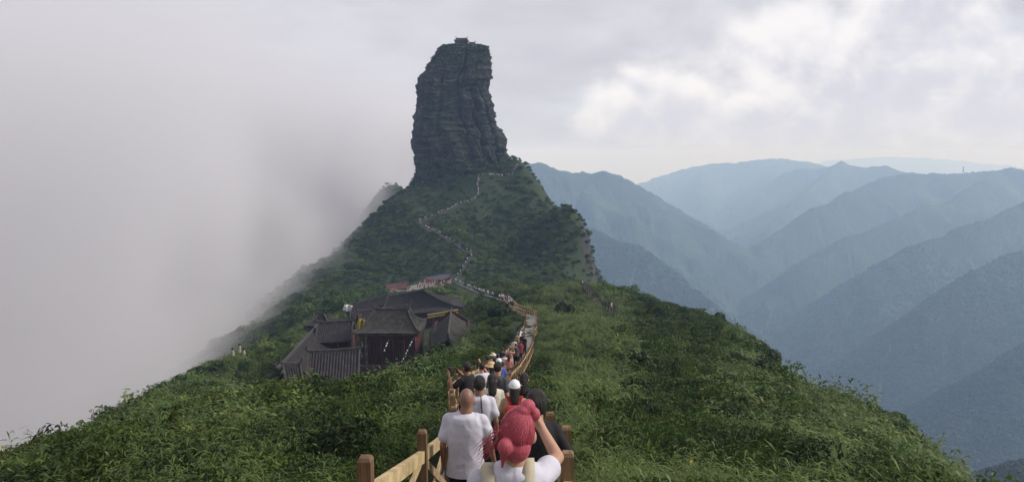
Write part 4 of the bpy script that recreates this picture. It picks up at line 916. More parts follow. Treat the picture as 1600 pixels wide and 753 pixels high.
def skeleton(pose):
    J = dict(head=V((0, .01, 1.585)), neck=V((0, 0, 1.40)), hipL=V((-.09, 0, .90)), hipR=V((.09, 0, .90)), kneeL=V((-.095, .03, .50)), kneeR=V((.095, .03, .50)), ankL=V((-.095, -.02, .085)), ankR=V((.095, -.02, .085)),
             shL=V((-.160, 0, 1.360)), shR=V((.160, 0, 1.360)), elL=V((-.212, -.02, 1.09)), elR=V((.212, -.02, 1.09)), wrL=V((-.215, .07, .86)), wrR=V((.215, .07, .86)))
    for k, v in pose.items(): J[k] = V(v)
    return J
def hand_prims(w_, dirv, side, s=1.0):
    """Palm, four unequal bent fingers and a thumb from the side of the palm."""
    d = V(dirv).normalized(); sidev = d.cross(V((side, 0, .2)));
    if sidev.length < .1: sidev = d.cross(V((0, 1, 0)))
    across = sidev.normalized(); curl = d.cross(across).normalized() * side; out_ = [('c', w_, w_ + d * .045 * s, .026 * s, .027 * s), ('c', w_ + d * .05 * s + across * .022 * s, w_ + d * .05 * s - across * .022 * s, .017 * s, .017 * s)]
    for k, (o_, L) in enumerate(((-.030, .060), (-.010, .072), (.010, .068), (.030, .052))):
        b0 = w_ + d * .07 * s + across * o_ * s; m_ = b0 + d * L * .55 * s + curl * .006; t_ = m_ + d * L * .38 * s + curl * .028 * s
        out_ += [('c', b0, m_, .0092 * s, .0085 * s), ('c', m_, t_, .0085 * s, .0075 * s)]
    tb = w_ + d * .02 * s - across * .026 * s; tm_ = tb - across * .026 * s + d * .03 * s; out_ += [('c', tb, tm_, .012 * s, .0105 * s), ('c', tm_, tm_ + d * .032 * s + curl * .012, .0105 * s, .009 * s)]
    return out_
def body_prims(J, fem=False, hands=True, bulk=1.0):
    P = []; k = bulk; sw = .92 if fem else 1.0
    h = J['head']; P += [('e', h + V((0, -.004, .012)), (.077, .095, .108)), ('e', h + V((0, .030, -.055)), (.058, .062, .070)), ('c', h + V((0, .088, .0)), h + V((0, .104, -.022)), .010, .013)]
    for s in (-1, 1): P.append(('e', h + V((s * .082, -.006, -.008)), (.013, .022, .034)))
    P.append(('c', J['neck'] + V((0, -.012, -.03)), h + V((0, -.016, -.045)), .064 * k * sw, .056 * sw * k))
    P += [('e', (0, .0, 1.25), (.146 * k * sw, .100 * k, .170)), ('e', (0, .004, 1.06), (.128 * k * sw, .090 * k, .16)), ('e', (0, -.012, .93), (.150 * k, .106 * k, .125))]
    for s, S_ in ((-1, 'L'), (1, 'R')):
        P += [('c', (s * .045, -.005, 1.372), J['sh' + S_] + V((-s * .01, 0, -.008)), .056 * sw * k, .048 * sw), ('c', J['sh' + S_], J['el' + S_], .046 * sw * k, .037 * sw), ('c', J['el' + S_], J['wr' + S_], .038 * sw, .026 * sw)]
        if hands: P += hand_prims(J['wr' + S_], J['wr' + S_] - J['el' + S_], s)
        else: P.append(('e', J['wr' + S_] + (J['wr' + S_] - J['el' + S_]).normalized() * .07, (.04, .03, .06)))
        P += [('c', J['hip' + S_], J['knee' + S_], .088 * k, .060), ('c', J['knee' + S_], J['ank' + S_], .060, .040), ('c', J['ank' + S_] + V((0, -.03, -.045)), J['ank' + S_] + V((s * .012, .155, -.052)), .036, .032)]
    return P
def top_prims(J, fem=False, bulk=1.0, sleeve=.62, g=.022, long_=False, hem=.86):
    P = []; k = bulk; sw = .92 if fem else 1.0
    P.append(('l', [(z_, (rx * k * sw + g) if rx > .06 else rx, (ry * k + g) if rx > .06 else ry, 0, yc) for z_, rx, ry, yc in ((1.445, .05, .05, -.012), (1.41, .105, .078, -.010), (1.36, .138, .092, -.008), (1.28, .148, .104, -.006), (1.18, .148, .106, -.004), (1.08, .143, .104, -.002), (.98, .142, .106, -.004), (.88, .150, .114, -.006), (.78, .156, .118, -.006), (.66, .158, .118, -.004))]))
    P.append(('c', J['neck'] + V((0, -.012, -.06)), J['neck'] + V((0, -.012, -.012)), .075 * k, .068 * k * sw))
    for s, S_ in ((-1, 'L'), (1, 'R')):
        sh, el, wr = J['sh' + S_], J['el' + S_], J['wr' + S_]
        P.append(('c', (s * .045, -.005, 1.372), sh + V((-s * .01, 0, -.006)), .058 * sw * k + g * .5, .050 * sw + g * .55))
        if long_: P += [('c', sh, el, .048 * sw * k + g * .6, .042 * sw + g * .6), ('c', el, el.lerp(wr, .93), .042 * sw + g * .6, .032 + g * .5)]
        else: P.append(('c', sh, sh.lerp(el, sleeve), .048 * sw * k + g * .6, .050 * sw + g * .8))
    return P
def pants_prims(J, bulk=1.0, g=.016, short=False, skirt=False):
    P = [('e', (0, -.012, .92), (.150 * bulk + g * .6, .108 * bulk + g * .6, .13))]
    if skirt: return P + [('c', (0, -.01, .9), (0, 0, .52), .15, .20)]
    for S_ in 'LR':
        P.append(('c', J['hip' + S_], J['knee' + S_], .084 * bulk + g * .6, .064 + g))
        if not short: P.append(('c', J['knee' + S_], J['ank' + S_] + V((0, 0, .02)), .064 + g, .052 + g))
    return P
def hair_prims(J, long_=False, vol=.008):
    h = J['head']; P = [('e', h + V((0, -.014, .022)), (.077 + vol, .094 + vol, .104 + vol))]
    if long_: P += [('c', h + V((0, -.055, 0)), h + V((0, -.085, -.20)), .075, .085), ('c', h + V((0, -.085, -.2)), h + V((0, -.095, -.34)), .08, .055)]
    return P
def person_parts(spec, voxel):
    """Meshes of one person in local space: body, top, legwear, shoes, hair."""
    J = skeleton(spec.get('pose', {})); fem = spec.get('fem', False); bk = spec.get('bulk', 1.0); out_ = {}
    out_['body'] = fuse('person', body_prims(J, fem, spec.get('hands', voxel < .016), bk), voxel, 3)
    hem = spec.get('hem', .80)
    out_['top'] = fuse('shirt', top_prims(J, fem, bk, spec.get('sleeve', .62), spec.get('loose', .024), spec.get('long_sleeve', False)), voxel * 1.15, 6, cuts=[((0, 0, hem), (0, 0, -1))], wrinkle=spec.get('wrinkle', .006))
    out_['legs'] = fuse('trousers', pants_prims(J, bk, short=spec.get('short', False), skirt=spec.get('skirt', False)), voxel * 1.2, 2, cuts=[((0, 0, .96), (0, 0, 1))], wrinkle=.004)
    out_['shoes'] = [fuse('shoe', [('c', J['ank' + s] + V((0, -.035, -.042)), J['ank' + s] + V((0, .165, -.05)), .046, .040), ('c', J['ank' + s] + V((0, -.02, 0)), J['ank' + s] + V((0, -.03, -.05)), .046, .046)], voxel * 1.2, 1) for s in 'LR']
    if not spec.get('bald'):
        h = J['head']; cuts = [] if spec.get('hair_full') else [(tuple(h + V((0, .045, .0))), (0, .8, -.6))]
        if not spec.get('long_hair') and not spec.get('hair_full'): cuts.append((tuple(h + V((0, 0, -.062))), (0, 0, -1)))
        out_['hair'] = fuse('hair', hair_prims(J, spec.get('long_hair', False), spec.get('hair_vol', .008)), voxel, 2, cuts=cuts, wrinkle=.004, hairy=True)
    return out_, J
def assemble(parts, mats_, label, loc, rz, H, group=None):
    """mats_: skin, top, legs, shoes, hair"""
    s = H / 1.70
    b = bpy.data.objects.new('person', parts['body']); link(b); b.location = loc; b.rotation_euler = (0, 0, rz); b.scale = (s, s, s); tag(b, label, 'person', group)
    def ch(nm, me, m):
        o = bpy.data.objects.new(nm, me); link(o, b)
        if len(me.materials) == 0: me.materials.append(m)
        o.material_slots[0].link = 'OBJECT'; o.material_slots[0].material = m; return o
    if len(parts['body'].materials) == 0: parts['body'].materials.append(mats_[0])
    b.material_slots[0].link = 'OBJECT'; b.material_slots[0].material = mats_[0]
    ch('shirt', parts['top'], mats_[1]); ch('trousers', parts['legs'], mats_[2])
    for q in parts['shoes']: ch('shoe', q, mats_[3])
    if 'hair' in parts: ch('hair', parts['hair'], mats_[4])
    return b
def tread_z(d): return path_at(d).z
def feet_at(px, d, dz=0.0):
    p = at(px, 600, d); return V((p.x, d, tread_z(d) + dz))
def eyes(b, J):
    for s in (-1, 1):
        mb = MB(); ell_prim(mb, J['head'] + V((s * .031, .081, -.004)), (.012, .009, .008), seg=10); mb.build('eye', mat('eye', (.03, .02, .018), rough=.2), b, True)
# --- the bald man
sp_ = dict(bald=True, bulk=1.08, hem=.79, loose=.03, wrinkle=.010, pose=dict(shL=(-.172, 0, 1.36), shR=(.172, 0, 1.36), elL=(-.235, -.03, 1.09), wrL=(-.245, .06, .85), elR=(.250, .02, 1.10), wrR=(.285, .12, .88), kneeL=(-.11, .10, .50), ankL=(-.12, .06, .12), head=(.012, .022, 1.560)))
pp, J = person_parts(sp_, .011); bald = assemble(pp, (M_skin_tan, M_tee_w, M_black, M_black), 'bald man in white T-shirt going down the stairs beside the left fence', feet_at(727, 7.4, -.02), -.05, 1.72); eyes(bald, J)
mb = MB(); ell_prim(mb, J['head'] + V((0, -.012, .028)), (.0765, .0915, .101), seg=20); o = mesh_obj('shaved_hair', mb.mesh('shaved_hair', True), M_scalp, bald); tag(o, 'closely shaved scalp')
# --- the woman with pink hair
wl_ = V((at(800, 600, 3.1).x + .012, 3.1, 0)); head_top = at(810, 634, 3.1); Hs = 1.60 / 1.70; wl_.z = head_top.z - 1.705 * Hs
def wloc(p): q = (V(p) - wl_) / Hs; return (q.x, q.y, q.z)
pose = dict(head=wloc(at(807, 679, 3.10)), neck=wloc(at(799, 728, 3.08)), elR=wloc(at(871, 714, 3.30)), wrR=wloc(at(846, 668, 3.38)), shR=wloc(at(840, 750, 3.08)), shL=wloc(at(747, 750, 3.08)), elL=wloc(at(738, 815, 3.25)), wrL=wloc(at(775, 805, 3.45)))
sp_ = dict(fem=True, bald=True, hem=.84, loose=.02, sleeve=.5, wrinkle=.008, pose=pose)
pp, J = person_parts(sp_, .0085); wom = assemble(pp, (M_skin, M_tee_w, M_jean, M_white), 'woman with pink hair and white T-shirt raising one arm', wl_, 0, 1.60); eyes(wom, J)
h = J['head']; tilt = Matrix.Rotation(.16, 3, 'Y')
HC = h + V((0, -.020, .022)); HR = (.084, .104, .123)
hm = fuse('hair', [('e', HC, HR, tilt), ('e', HC + V((-.002, -.045, -.055)), (.070, .062, .072), tilt), ('e', HC + V((.052, -.005, .125)), (.036, .036, .034)), ('e', HC + V((.030, -.02, .108)), (.034, .034, .03)), ('e', HC + V((.085, .0, .085)), (.026, .03, .032)),
     ('e', HC + V((-.052, -.098, -.032)), (.036, .034, .042)), ('c', HC + V((-.058, -.088, -.062)), HC + V((-.066, -.074, -.135)), .018, .008)], .006, 4, cuts=[(tuple(h + V((0, .05, 0))), (0, .9, -.45))], wrinkle=.002)
hair = mesh_obj('hair', hm, M_pink, wom)
mb = MB()
for k in range(170):  # combed locks over the skull, from the nape and the sides up to the top knot
    a = random.uniform(math.pi * 1.02, math.pi * 1.98); tgt = V((.40, -.10, .92)); st = V((math.cos(a) * .98, math.sin(a), random.uniform(-.62, -.1))).normalized(); pts = []
    for j in range(9):
        t_ = j / 8; v = st.lerp(tgt, t_ * .96).normalized(); q = tilt @ V((v.x * HR[0], v.y * HR[1], v.z * HR[2])); pts.append(HC + q * (1.004 + .012 * math.sin(t_ * 3.1 + k)))
    mb.tube(pts, [.0004, .0012, .0016, .0018, .0018, .0018, .0016, .0012, .0004], 4)
mb.build('hair_lock', M_pink, hair, True)
for k in range(40):  # loose strands blown to the left
    mb = MB(); z0 = random.uniform(-.06, .04); s0 = HC + V((-.084, -.03 + random.gauss(0, .02), z0)); L = random.uniform(.05, .15); pts = [s0 + V((-L * t_ ** 1.2 * .8 + .012 * math.sin(t_ * 5 + k), -.03 * t_, -L * .8 * t_ ** 1.5 + .006 * math.sin(t_ * 6 + k * 2))) for t_ in (0, .25, .5, .75, 1)]
    mb.tube(pts, [.0018, .0016, .0013, .0009, .0004], 4); mb.build('hair_strand', M_pink, hair, True)
# hair tie round the side knot
mb = MB(); ring = [HC + V((-.050, -.092, -.034)) + V((math.cos(q) * .030, math.sin(q) * .012, math.sin(q) * .034)) for q in np.linspace(0, 6.283, 15)]; mb.tube(ring, .005, 6); mb.build('hair_tie', M_red, hair, True)
pack = empty('backpack', wl_ + V((0, -.2, .95))); tag(pack, 'beige shoulder straps of the backpack worn by the pink-haired woman', 'backpack'); pb = pack.location
for sx_ in (-1, 1):
    mb = MB(); n0 = J['neck']; xs = n0.x - .018 + sx_ * .086; w0 = .028
    prof = [(y_, z_ - (-.008 if sx_ > 0 else .014)) for y_, z_ in ((-.150, 1.02), (-.148, 1.15), (-.140, 1.26), (-.122, 1.340), (-.085, 1.395), (-.03, 1.415), (.03, 1.408), (.085, 1.37), (.118, 1.31))]
    vs, fs = [], []
    for k, (y_, z_) in enumerate(prof):
        xx = xs + sx_ * (.012 if z_ > 1.4 else -.0)
        nrm_ = V((0, y_, z_ - 1.27)).normalized() * .010
        for q, e_ in ((-1, 0), (1, 0), (1, 1), (-1, 1)): vs.append((V((xx + q * w0, y_, z_ + .012)) + nrm_ * e_ * 1.2) * Hs + wl_ - pb)
    for k in range(len(prof) - 1):
        for q in range(4): fs.append((k * 4 + q, k * 4 + (q + 1) % 4, k * 4 + 4 + (q + 1) % 4, k * 4 + 4 + q))
    mb.add(vs, fs); mb.build('strap', M_beige, pack, True)
mb = MB(); bm_ = fuse('bag', [('e', (0, 0, -.02), (.15, .085, .17)), ('e', (0, -.03, -.10), (.14, .08, .12))], .012, 3); bo = mesh_obj('bag', bm_, M_beige, pack); bo.location = (0, -.02, -.08)
# --- the others near by; each: build spec, materials, label, px, distance, height, turn
def near_person(spec, mats_, label, px, d, H, rz=0., voxel=.013):
    pp, J = person_parts(spec, voxel); b = assemble(pp, mats_, label, feet_at(px, d, -.02), rz, H); eyes(b, J); return b, J
def band(parent, pts, w_, t_, m, name='strap'):
    mb = MB()
    for a, b in zip(pts[:-1], pts[1:]): mb.beam(a, b, t_, w_, up=(0, -1, .3))
    return mb.build(name, m, parent)
man2, J = near_person(dict(pose=dict(elR=(.225, -.03, 1.10), wrR=(.235, .05, .86)), loose=.03, wrinkle=.009), (M_skin_tan, M_tee_w, M_black, M_black, M_hair), 'man in white T-shirt with a black strap down his back, behind the bald man', 749, 9.9, 1.76, -.05)
sb = empty('sling_bag', man2.location + V((0, 0, 1.0))); tag(sb, 'black sling bag strap across the back of the white-shirted man', 'bag'); k = 1.76 / 1.70
pts = [V((.02, -.02, 1.462)), V((.035, -.115, 1.40)), V((.045, -.158, 1.30)), V((.052, -.162, 1.18)), V((.06, -.158, 1.05)), V((.075, -.16, .93))]
o = band(sb, [Matrix.Rotation(-.05, 3, 'Z') @ p * k - V((0, 0, 1.0)) for p in pts], .032, .012, M_black)
mb = MB(); ell_prim(mb, (.17, -.12, -.12), (.10, .05, .12)); mb.build('bag', M_black, sb, True)
wom2, J = near_person(dict(fem=True, long_hair=True, hem=.90, wrinkle=.01, loose=.03), (M_skin, M_cream, M_black, M_white, M_hair), 'long-haired woman in a pale top and black trousers walking before the men', 769, 12.2, 1.62, .1)
o = band(wom2, [V((-.10, -.13, 1.38)), V((.0, -.15, 1.22)), V((.12, -.15, 1.02))], .03, .012, M_black); tag(o, 'black diagonal bag strap')
man3, J = near_person(dict(bulk=1.05, loose=.03), (M_skin, M_tee_g, M_navy, M_black, M_hair), 'man in a dark grey T-shirt with his head turned to the right', 778, 14.2, 1.74, -.5)
girl, J = near_person(dict(fem=True, long_sleeve=True, hem=.84, long_hair=True, hair_vol=.008, loose=.028, pose=dict(elL=(-.25, .04, 1.12), wrL=(-.2, .2, .98), elR=(.25, .04, 1.12), wrR=(.2, .2, .98))), (M_skin, M_khaki, M_black, M_white, M_hair), 'person in tan sleeves wearing a white cap, just above the pink hair', 804, 10.8, 1.62)
hC = skeleton({})['head']
def cap_on(person, m, turned=True, label=None):
    """A cap: fitted crown and a bent peak."""
    c = fuse('cap', [('e', hC + V((0, -.010, .030)), (.096, .114, .112))], .010, 2, cuts=[(tuple(hC + V((0, 0, .035))), (0, .12, -1))]); o = mesh_obj('cap', c, m); o.matrix_world = person_matrix(person)
    yb = 1; P = np.zeros((6, 9, 3))
    for i in range(6):
        for j in range(9):
            u = (j / 8 - .5) * 1.9; r_ = .108 + .065 * i / 5; P[i, j] = tuple(hC + V((math.sin(u) * r_ * .9, (math.cos(u) * r_ + .004), .042 - .02 * (i / 5) - .02 * abs(math.sin(u)) * i / 5)))
    pk = mesh_obj('peak', grid_mesh('peak', P), m, o); pk.modifiers.new('t', 'SOLIDIFY').thickness = .006
    return tag(o, label, 'cap')
def person_matrix(b): return Matrix.LocRotScale(b.location, b.rotation_euler, b.scale)
cap_on(girl, tee('cap_white', (.72, .72, .74)), label='white cap on the head of the person with the red backpack')
def rucksack(person, m, label, w_=.15, z0=1.17):
    r_ = empty('backpack'); r_.matrix_world = person_matrix(person); tag(r_, label, 'backpack')
    mesh_obj('bag', fuse('bag', [('c', (-w_ * .55, -.21, z0 + .12), (w_ * .55, -.21, z0 + .12), .085, .085), ('c', (-w_ * .6, -.21, z0 - .15), (w_ * .6, -.21, z0 - .15), .095, .095), ('e', (0, -.225, z0), (w_ * 1.05, .10, .2))], .016, 3, wrinkle=.006), m, r_)
    mesh_obj('pocket', fuse('pocket', [('e', (0, -.30, z0 - .08), (w_ * .75, .045, .10))], .016, 2), m, r_)
    for s in (-1, 1):
        mb = MB(); pts = [V((s * .075, -.15, z0 + .2)), V((s * .10, -.06, 1.455)), V((s * .115, .05, 1.43)), V((s * .12, .125, 1.30)), V((s * .125, .13, 1.12))]
        for a, b in zip(pts[:-1], pts[1:]): mb.beam(a, b, .055, .014)
        mb.build('strap', m, r_)
    return r_
rucksack(girl, M_red, 'red backpack on the person with the white cap', .16)
blk, J = near_person(dict(hair_full=True, hair_vol=.022, long_sleeve=True, bulk=1.08, hem=.74, pose=dict(elR=(.30, .02, 1.10), wrR=(.22, .18, .98), elL=(-.28, .04, 1.10), wrL=(-.2, .2, .98))), (M_skin, M_black, M_black, M_black, M_hair), 'person all in black with full black hair, beyond the pink-haired woman by the right fence', 838, 6.15, 1.66, voxel=.012)
blk2, J = near_person(dict(fem=True, long_hair=True), (M_skin, M_black, M_jean, M_white, M_hair), 'dark-haired person in black half hidden behind the white cap', 819, 12.3, 1.63, -.3)
cam_man, J = near_person(dict(pose=dict(elL=(-.30, .12, 1.20), wrL=(-.20, .30, 1.42), elR=(.28, .16, 1.20), wrR=(.10, .32, 1.44))), (M_skin_tan, M_black, M_navy, M_black, M_hair), 'man in a black shirt lifting a camera by the left fence', 729, 14.6, 1.72, .9)
co = empty('camera_held'); co.matrix_world = person_matrix(cam_man); tag(co, 'small dark camera held up by the man at the left fence', 'camera')
mb = MB(); mb.box((-.05, .36, 1.50), (.13, .06, .09)); mb.build('camera_body', M_dkwood, co); mb = MB(); mb.tube([(-.05, .39, 1.50), (-.05, .46, 1.50)], .035, 12); mb.build('lens', mat('lens_black', (.01, .01, .012), rough=.2), co)
# --- crowd templates shared by many
TPL = [
    dict(spec=dict(hands=False)),
    dict(spec=dict(hands=False, fem=True, long_hair=True, skirt=True, hem=.9)),
    dict(spec=dict(hands=False, pose=dict(elR=(.28, .12, 1.30), wrR=(.12, .28, 1.62), elL=(-.24, .1, 1.15), wrL=(-.14, .26, 1.2), head=(.02, .02, 1.585)))),
    dict(spec=dict(hands=False, fem=True, long_sleeve=True, short=True)),
    dict(spec=dict(hands=False, bulk=1.1, pose=dict(elL=(-.3, .0, 1.14), wrL=(-.22, .14, .98), elR=(.26, .06, 1.1), wrR=(.2, .2, .95), kneeR=(.1, .12, .52), ankR=(.1, .02, .14)))),
]
for T in TPL: T['parts'], _ = person_parts(T['spec'], .024)
hatme = None
def sun_hat(person, m, label):
    global hatme
    if hatme is None:
        mb = MB(); prof = [(.205, 0.0), (.20, .012), (.11, .022), (.10, .07), (.085, .105), (.03, .12)]; n = 20; vs, fs = [], []
        for r_, z_ in prof:
            for k in range(n): a = 6.283 * k / n; vs.append(hC + V((math.cos(a) * r_, math.sin(a) * r_, .045 + z_ + .012 * math.sin(2 * a) * (r_ > .15))))
        for j in range(len(prof) - 1):
            for k in range(n): fs.append((j * n + k, j * n + (k + 1) % n, (j + 1) * n + (k + 1) % n, (j + 1) * n + k))
        fs.append(tuple(range((len(prof) - 1) * n, len(prof) * n))); mb.add(vs, fs); hatme = mb.mesh('sun_hat', True)
    o = bpy.data.objects.new('sun_hat', hatme); link(o); hatme.materials.append(m) if len(hatme.materials) == 0 else None
    o.material_slots[0].link = 'OBJECT'; o.material_slots[0].material = m; o.matrix_world = person_matrix(person); return tag(o, label, 'hat')
MID = [  # px, distance, template, top, legs, skin, height, turn, label
    (752, 17.6, 2, M_tee_w, M_jean, M_skin, 1.62, .5, 'person in white raising one hand on the stairs past the long-haired woman'),
    (768, 19.2, 1, M_khaki, M_black, M_skin, 1.60, .2, 'person in a straw hat coming along the crowded middle stairs'),
    (786, 22.5, 4, M_blue, M_navy, M_skin, 1.66, -.2, 'person in a bright blue jacket on the middle stairs'),
    (773, 25.5, 3, M_teal, M_jean, M_skin, 1.62, .3, 'person in a pale teal top above the straw hat'),
    (762, 26.0, 0, M_wine, M_black, M_skin_tan, 1.70, 0, 'person in dark wine red at the left edge of the middle stairs'),
    (778, 31.0, 4, M_black, M_black, M_skin, 1.72, .2, 'person in black with a backpack above the blue jacket'),
    (795, 36.0, 1, M_rose, M_wine, M_skin, 1.62, -.1, 'woman in a rose pink dress beside the right rail'),
    (788, 37.5, 0, M_cream, M_khaki, M_skin, 1.68, 0, 'person in cream clothes next to the rose pink dress'),
    (771, 36.0, 2, M_rose, M_jean, M_skin, 1.64, .6, 'person in a rosy top lifting an arm on the left of the stairs'),
    (785, 43.0, 4, M_navy, M_navy, M_skin_tan, 1.74, 0, 'person all in navy blue standing tall in mid stairs'),
    (797, 46.0, 2, M_rose, M_cream, M_skin, 1.63, -.4, 'person in salmon pink holding up a phone by the right rail'),
    (806, 50.0, 0, M_tee_g, M_black, M_skin, 1.70, .1, 'person in charcoal grey near the bend of the right rail'),
    (803, 57.0, 3, M_cream, M_cream, M_skin, 1.62, 0, 'person in long cream clothes below the white cluster'),
    (797, 58.0, 4, M_black, M_jean, M_skin, 1.70, .2, 'person in a black top and jeans beside the cream clothes'),
    (816, 62.0, 0, M_black, M_black, M_skin_tan, 1.76, 0, 'tall person in black by the upper right rail'),
    (800, 66.0, 1, M_tee_w, M_rose, M_skin, 1.60, 0, 'woman in a white top and rosy skirt in the white cluster'),
    (805, 68.0, 3, M_tee_w, M_black, M_skin, 1.63, .4, 'person in white with dark legs in the middle of the white cluster'),
    (794, 69.5, 0, M_tee_w, M_navy, M_skin, 1.70, -.3, 'person in white at the outer left of the white cluster'),
    (809, 71.0, 4, M_tee_w, M_jean, M_skin, 1.68, .2, 'person in a white shirt and jeans behind the white cluster'),
    (812, 74.0, 0, M_navy, M_black, M_skin, 1.70, 0, 'person in navy behind the tall one in black'),
    (813, 53.0, 4, M_wine, M_black, M_skin_tan, 1.72, .3, 'person in maroon by the right rail below the tall one in black'),
    (819, 60.0, 0, M_black, M_navy, M_skin, 1.70, -.2, 'person in black and navy leaning by the right rail'),
    (808, 64.0, 3, M_khaki, M_jean, M_skin, 1.62, .1, 'person in tan just before the white cluster'),
]
for k, (px, d_, ti, tp, lg, sk, H, rz, lab) in enumerate(MID):
    # stay between the two fences
    f = feet_at(px, d_); x0, x1 = LF(d_).x + .32, RF_(d_).x - .32; f.x = min(max(f.x, x0), x1)
    b = assemble(TPL[ti]['parts'], (sk, tp, lg, M_black, M_hair), lab, f, rz, H, 'walkers on the timber stairs')
    if 'straw hat' in lab and 'above' not in lab: sun_hat(b, M_straw, 'straw sun hat worn on the crowded middle stairs')
    if k == 2: cap_on(b, tee('cap_white', (.72, .72, .74)), label='white cap worn with the bright blue jacket')
    if k == 5: rucksack(b, M_navy, 'dark backpack above the bright blue jacket', .14)
    if k == 8: sun_hat(b, M_cream, 'cream sun hat of the person in the rosy top')
# --- tiny figures: plaza, lower track, hill path
tiny = []
for ti in (0, 1, 2):
    J = skeleton(TPL[ti]['spec'].get('pose', {})); me = fuse('person', body_prims(J, ti == 1, False) + (pants_prims(J, skirt=True) if ti == 1 else []) + top_prims(J)[:4] + hair_prims(J, ti == 1), .045, 2)
    z = np.empty(len(me.polygons) * 3, np.float32); me.polygons.foreach_get('center', z); z = z.reshape(-1, 3); mi = np.where(z[:, 2] > 1.47, np.where((z[:, 1] > .05) & (z[:, 2] < 1.63), 0, 3), np.where(z[:, 2] > .86, np.where(np.abs(z[:, 0]) > .245, 0, 1), 2))
    for q in (M_skin, M_tee_w, M_black, M_hair): me.materials.append(q)
    me.polygons.foreach_set('material_index', mi.astype(np.int32)); tiny.append(me)
LEGNAME = {}
def small_person(p, top, leg, label, group, rz=None, H=None):
    if '%s' in label: label = label % LEGNAME.get(leg.name, 'dark')
    o = bpy.data.objects.new('person', random.choice(tiny)); link(o); o.location = p; o.rotation_euler = (0, 0, random.random() * 6.28 if rz is None else rz); s = (H or random.uniform(1.58, 1.76)) / 1.70; o.scale = (s, s, s)
    for i, q in ((1, top), (2, leg)): o.material_slots[i].link = 'OBJECT'; o.material_slots[i].material = q
    return tag(o, label, 'person', group)
PAL = [(M_tee_w, 'white', 5), (M_rose, 'rosy', 2), (M_wine, 'dark red', 2), (M_black, 'black', 2), (M_cream, 'cream', 3), (M_blue, 'blue', 1), (M_khaki, 'tan', 1), (M_orange, 'orange', 1)]
def pick_col(bias=None):
    pool = [q for q in PAL for _ in range(q[2] * (4 if bias and q[1] in bias else 1))]; return random.choice(pool)
LEGS = [M_black, M_jean, M_navy, M_khaki]; LEGNAME.update({M_black.name: 'black', M_jean.name: 'denim', M_navy.name: 'navy', M_khaki.name: 'tan'})
minx, maxx = min(p[0] for p in PLAZA), max(p[0] for p in PLAZA); miny, maxy = min(p[1] for p in PLAZA), max(p[1] for p in PLAZA); n = 0; spots = []
while n < 84:
    x, y = random.uniform(minx, maxx), random.uniform(miny, maxy)
    if not poly_in(np.array([x]), np.array([y]), PLAZA)[0] or (x < -36 and random.random() < .75) or any(math.hypot(x - a, y - b) < .55 for a, b in spots): continue
    spots.append((x, y)); q = pick_col(('rosy', 'dark red')); small_person(V((x, y, zp)), q[0], random.choice(LEGS), 'tiny visitor in %s and %%s %s the plaza' % (q[1], 'at the left end of' if x < -34 else 'on the right half of' if x > -28 else 'in the middle of'), 'visitors crowding the plaza'); n += 1
def along(pts, n, t0, t1, label, group, bias=None, wob=.35):
    pts = [V(p) for p in pts]; L = [0]
    for a, b in zip(pts[:-1], pts[1:]): L.append(L[-1] + (b - a).length)
    for k in range(n):
        s = (t0 + (t1 - t0) * (k + random.uniform(-.45, .45) + .5) / n) * L[-1]; i = max(0, min(len(pts) - 2, int(np.searchsorted(L, s)) - 1)); t_ = (s - L[i]) / max(1e-6, L[i + 1] - L[i]); p = pts[i].lerp(pts[i + 1], min(max(t_, 0), 1)) + V((random.uniform(-wob, wob), random.uniform(-wob, wob), .05))
        q = pick_col(bias); small_person(p, q[0], random.choice(LEGS), label % (q[1] + ' and %s'), group)
along(HPT, 62, .60, .97, 'tiny visitor in %s queueing on the path below the rock pillar', 'visitors queueing below the rock', ('white', 'cream'), .45)
along(HPT, 26, .36, .60, 'tiny visitor in %s on the slanting middle path of the hill', 'visitors on the middle hill path', ('white',))
along(HPT, 15, .02, .36, 'tiny visitor in %s on the lower bends of the hill path', 'visitors on the lower hill path', ('white', 'cream'))
along([path_at(d) for d in np.arange(150, 186, 2.)], 26, .0, .8, 'small walker in %s bunched on the track beyond the stair bend', 'walkers bunched on the lower track', ('orange', 'dark red', 'white'), .5)
along([path_at(d) for d in np.arange(186, 286, 2.)], 24, .05, 1., 'small walker in %s on the track down to the plaza', 'walkers on the track to the plaza', ('white',))
small_person(SPP[4] + V((0, 0, .05)), M_tee_w, M_black, 'person in white on the side path, higher up the green right slope', 'walkers on the side path'); small_person(SPP[len(SPP) // 2 + 4] + V((0, 0, .05)), M_tee_w, M_khaki, 'person in white halfway down the side path on the right slope', 'walkers on the side path')
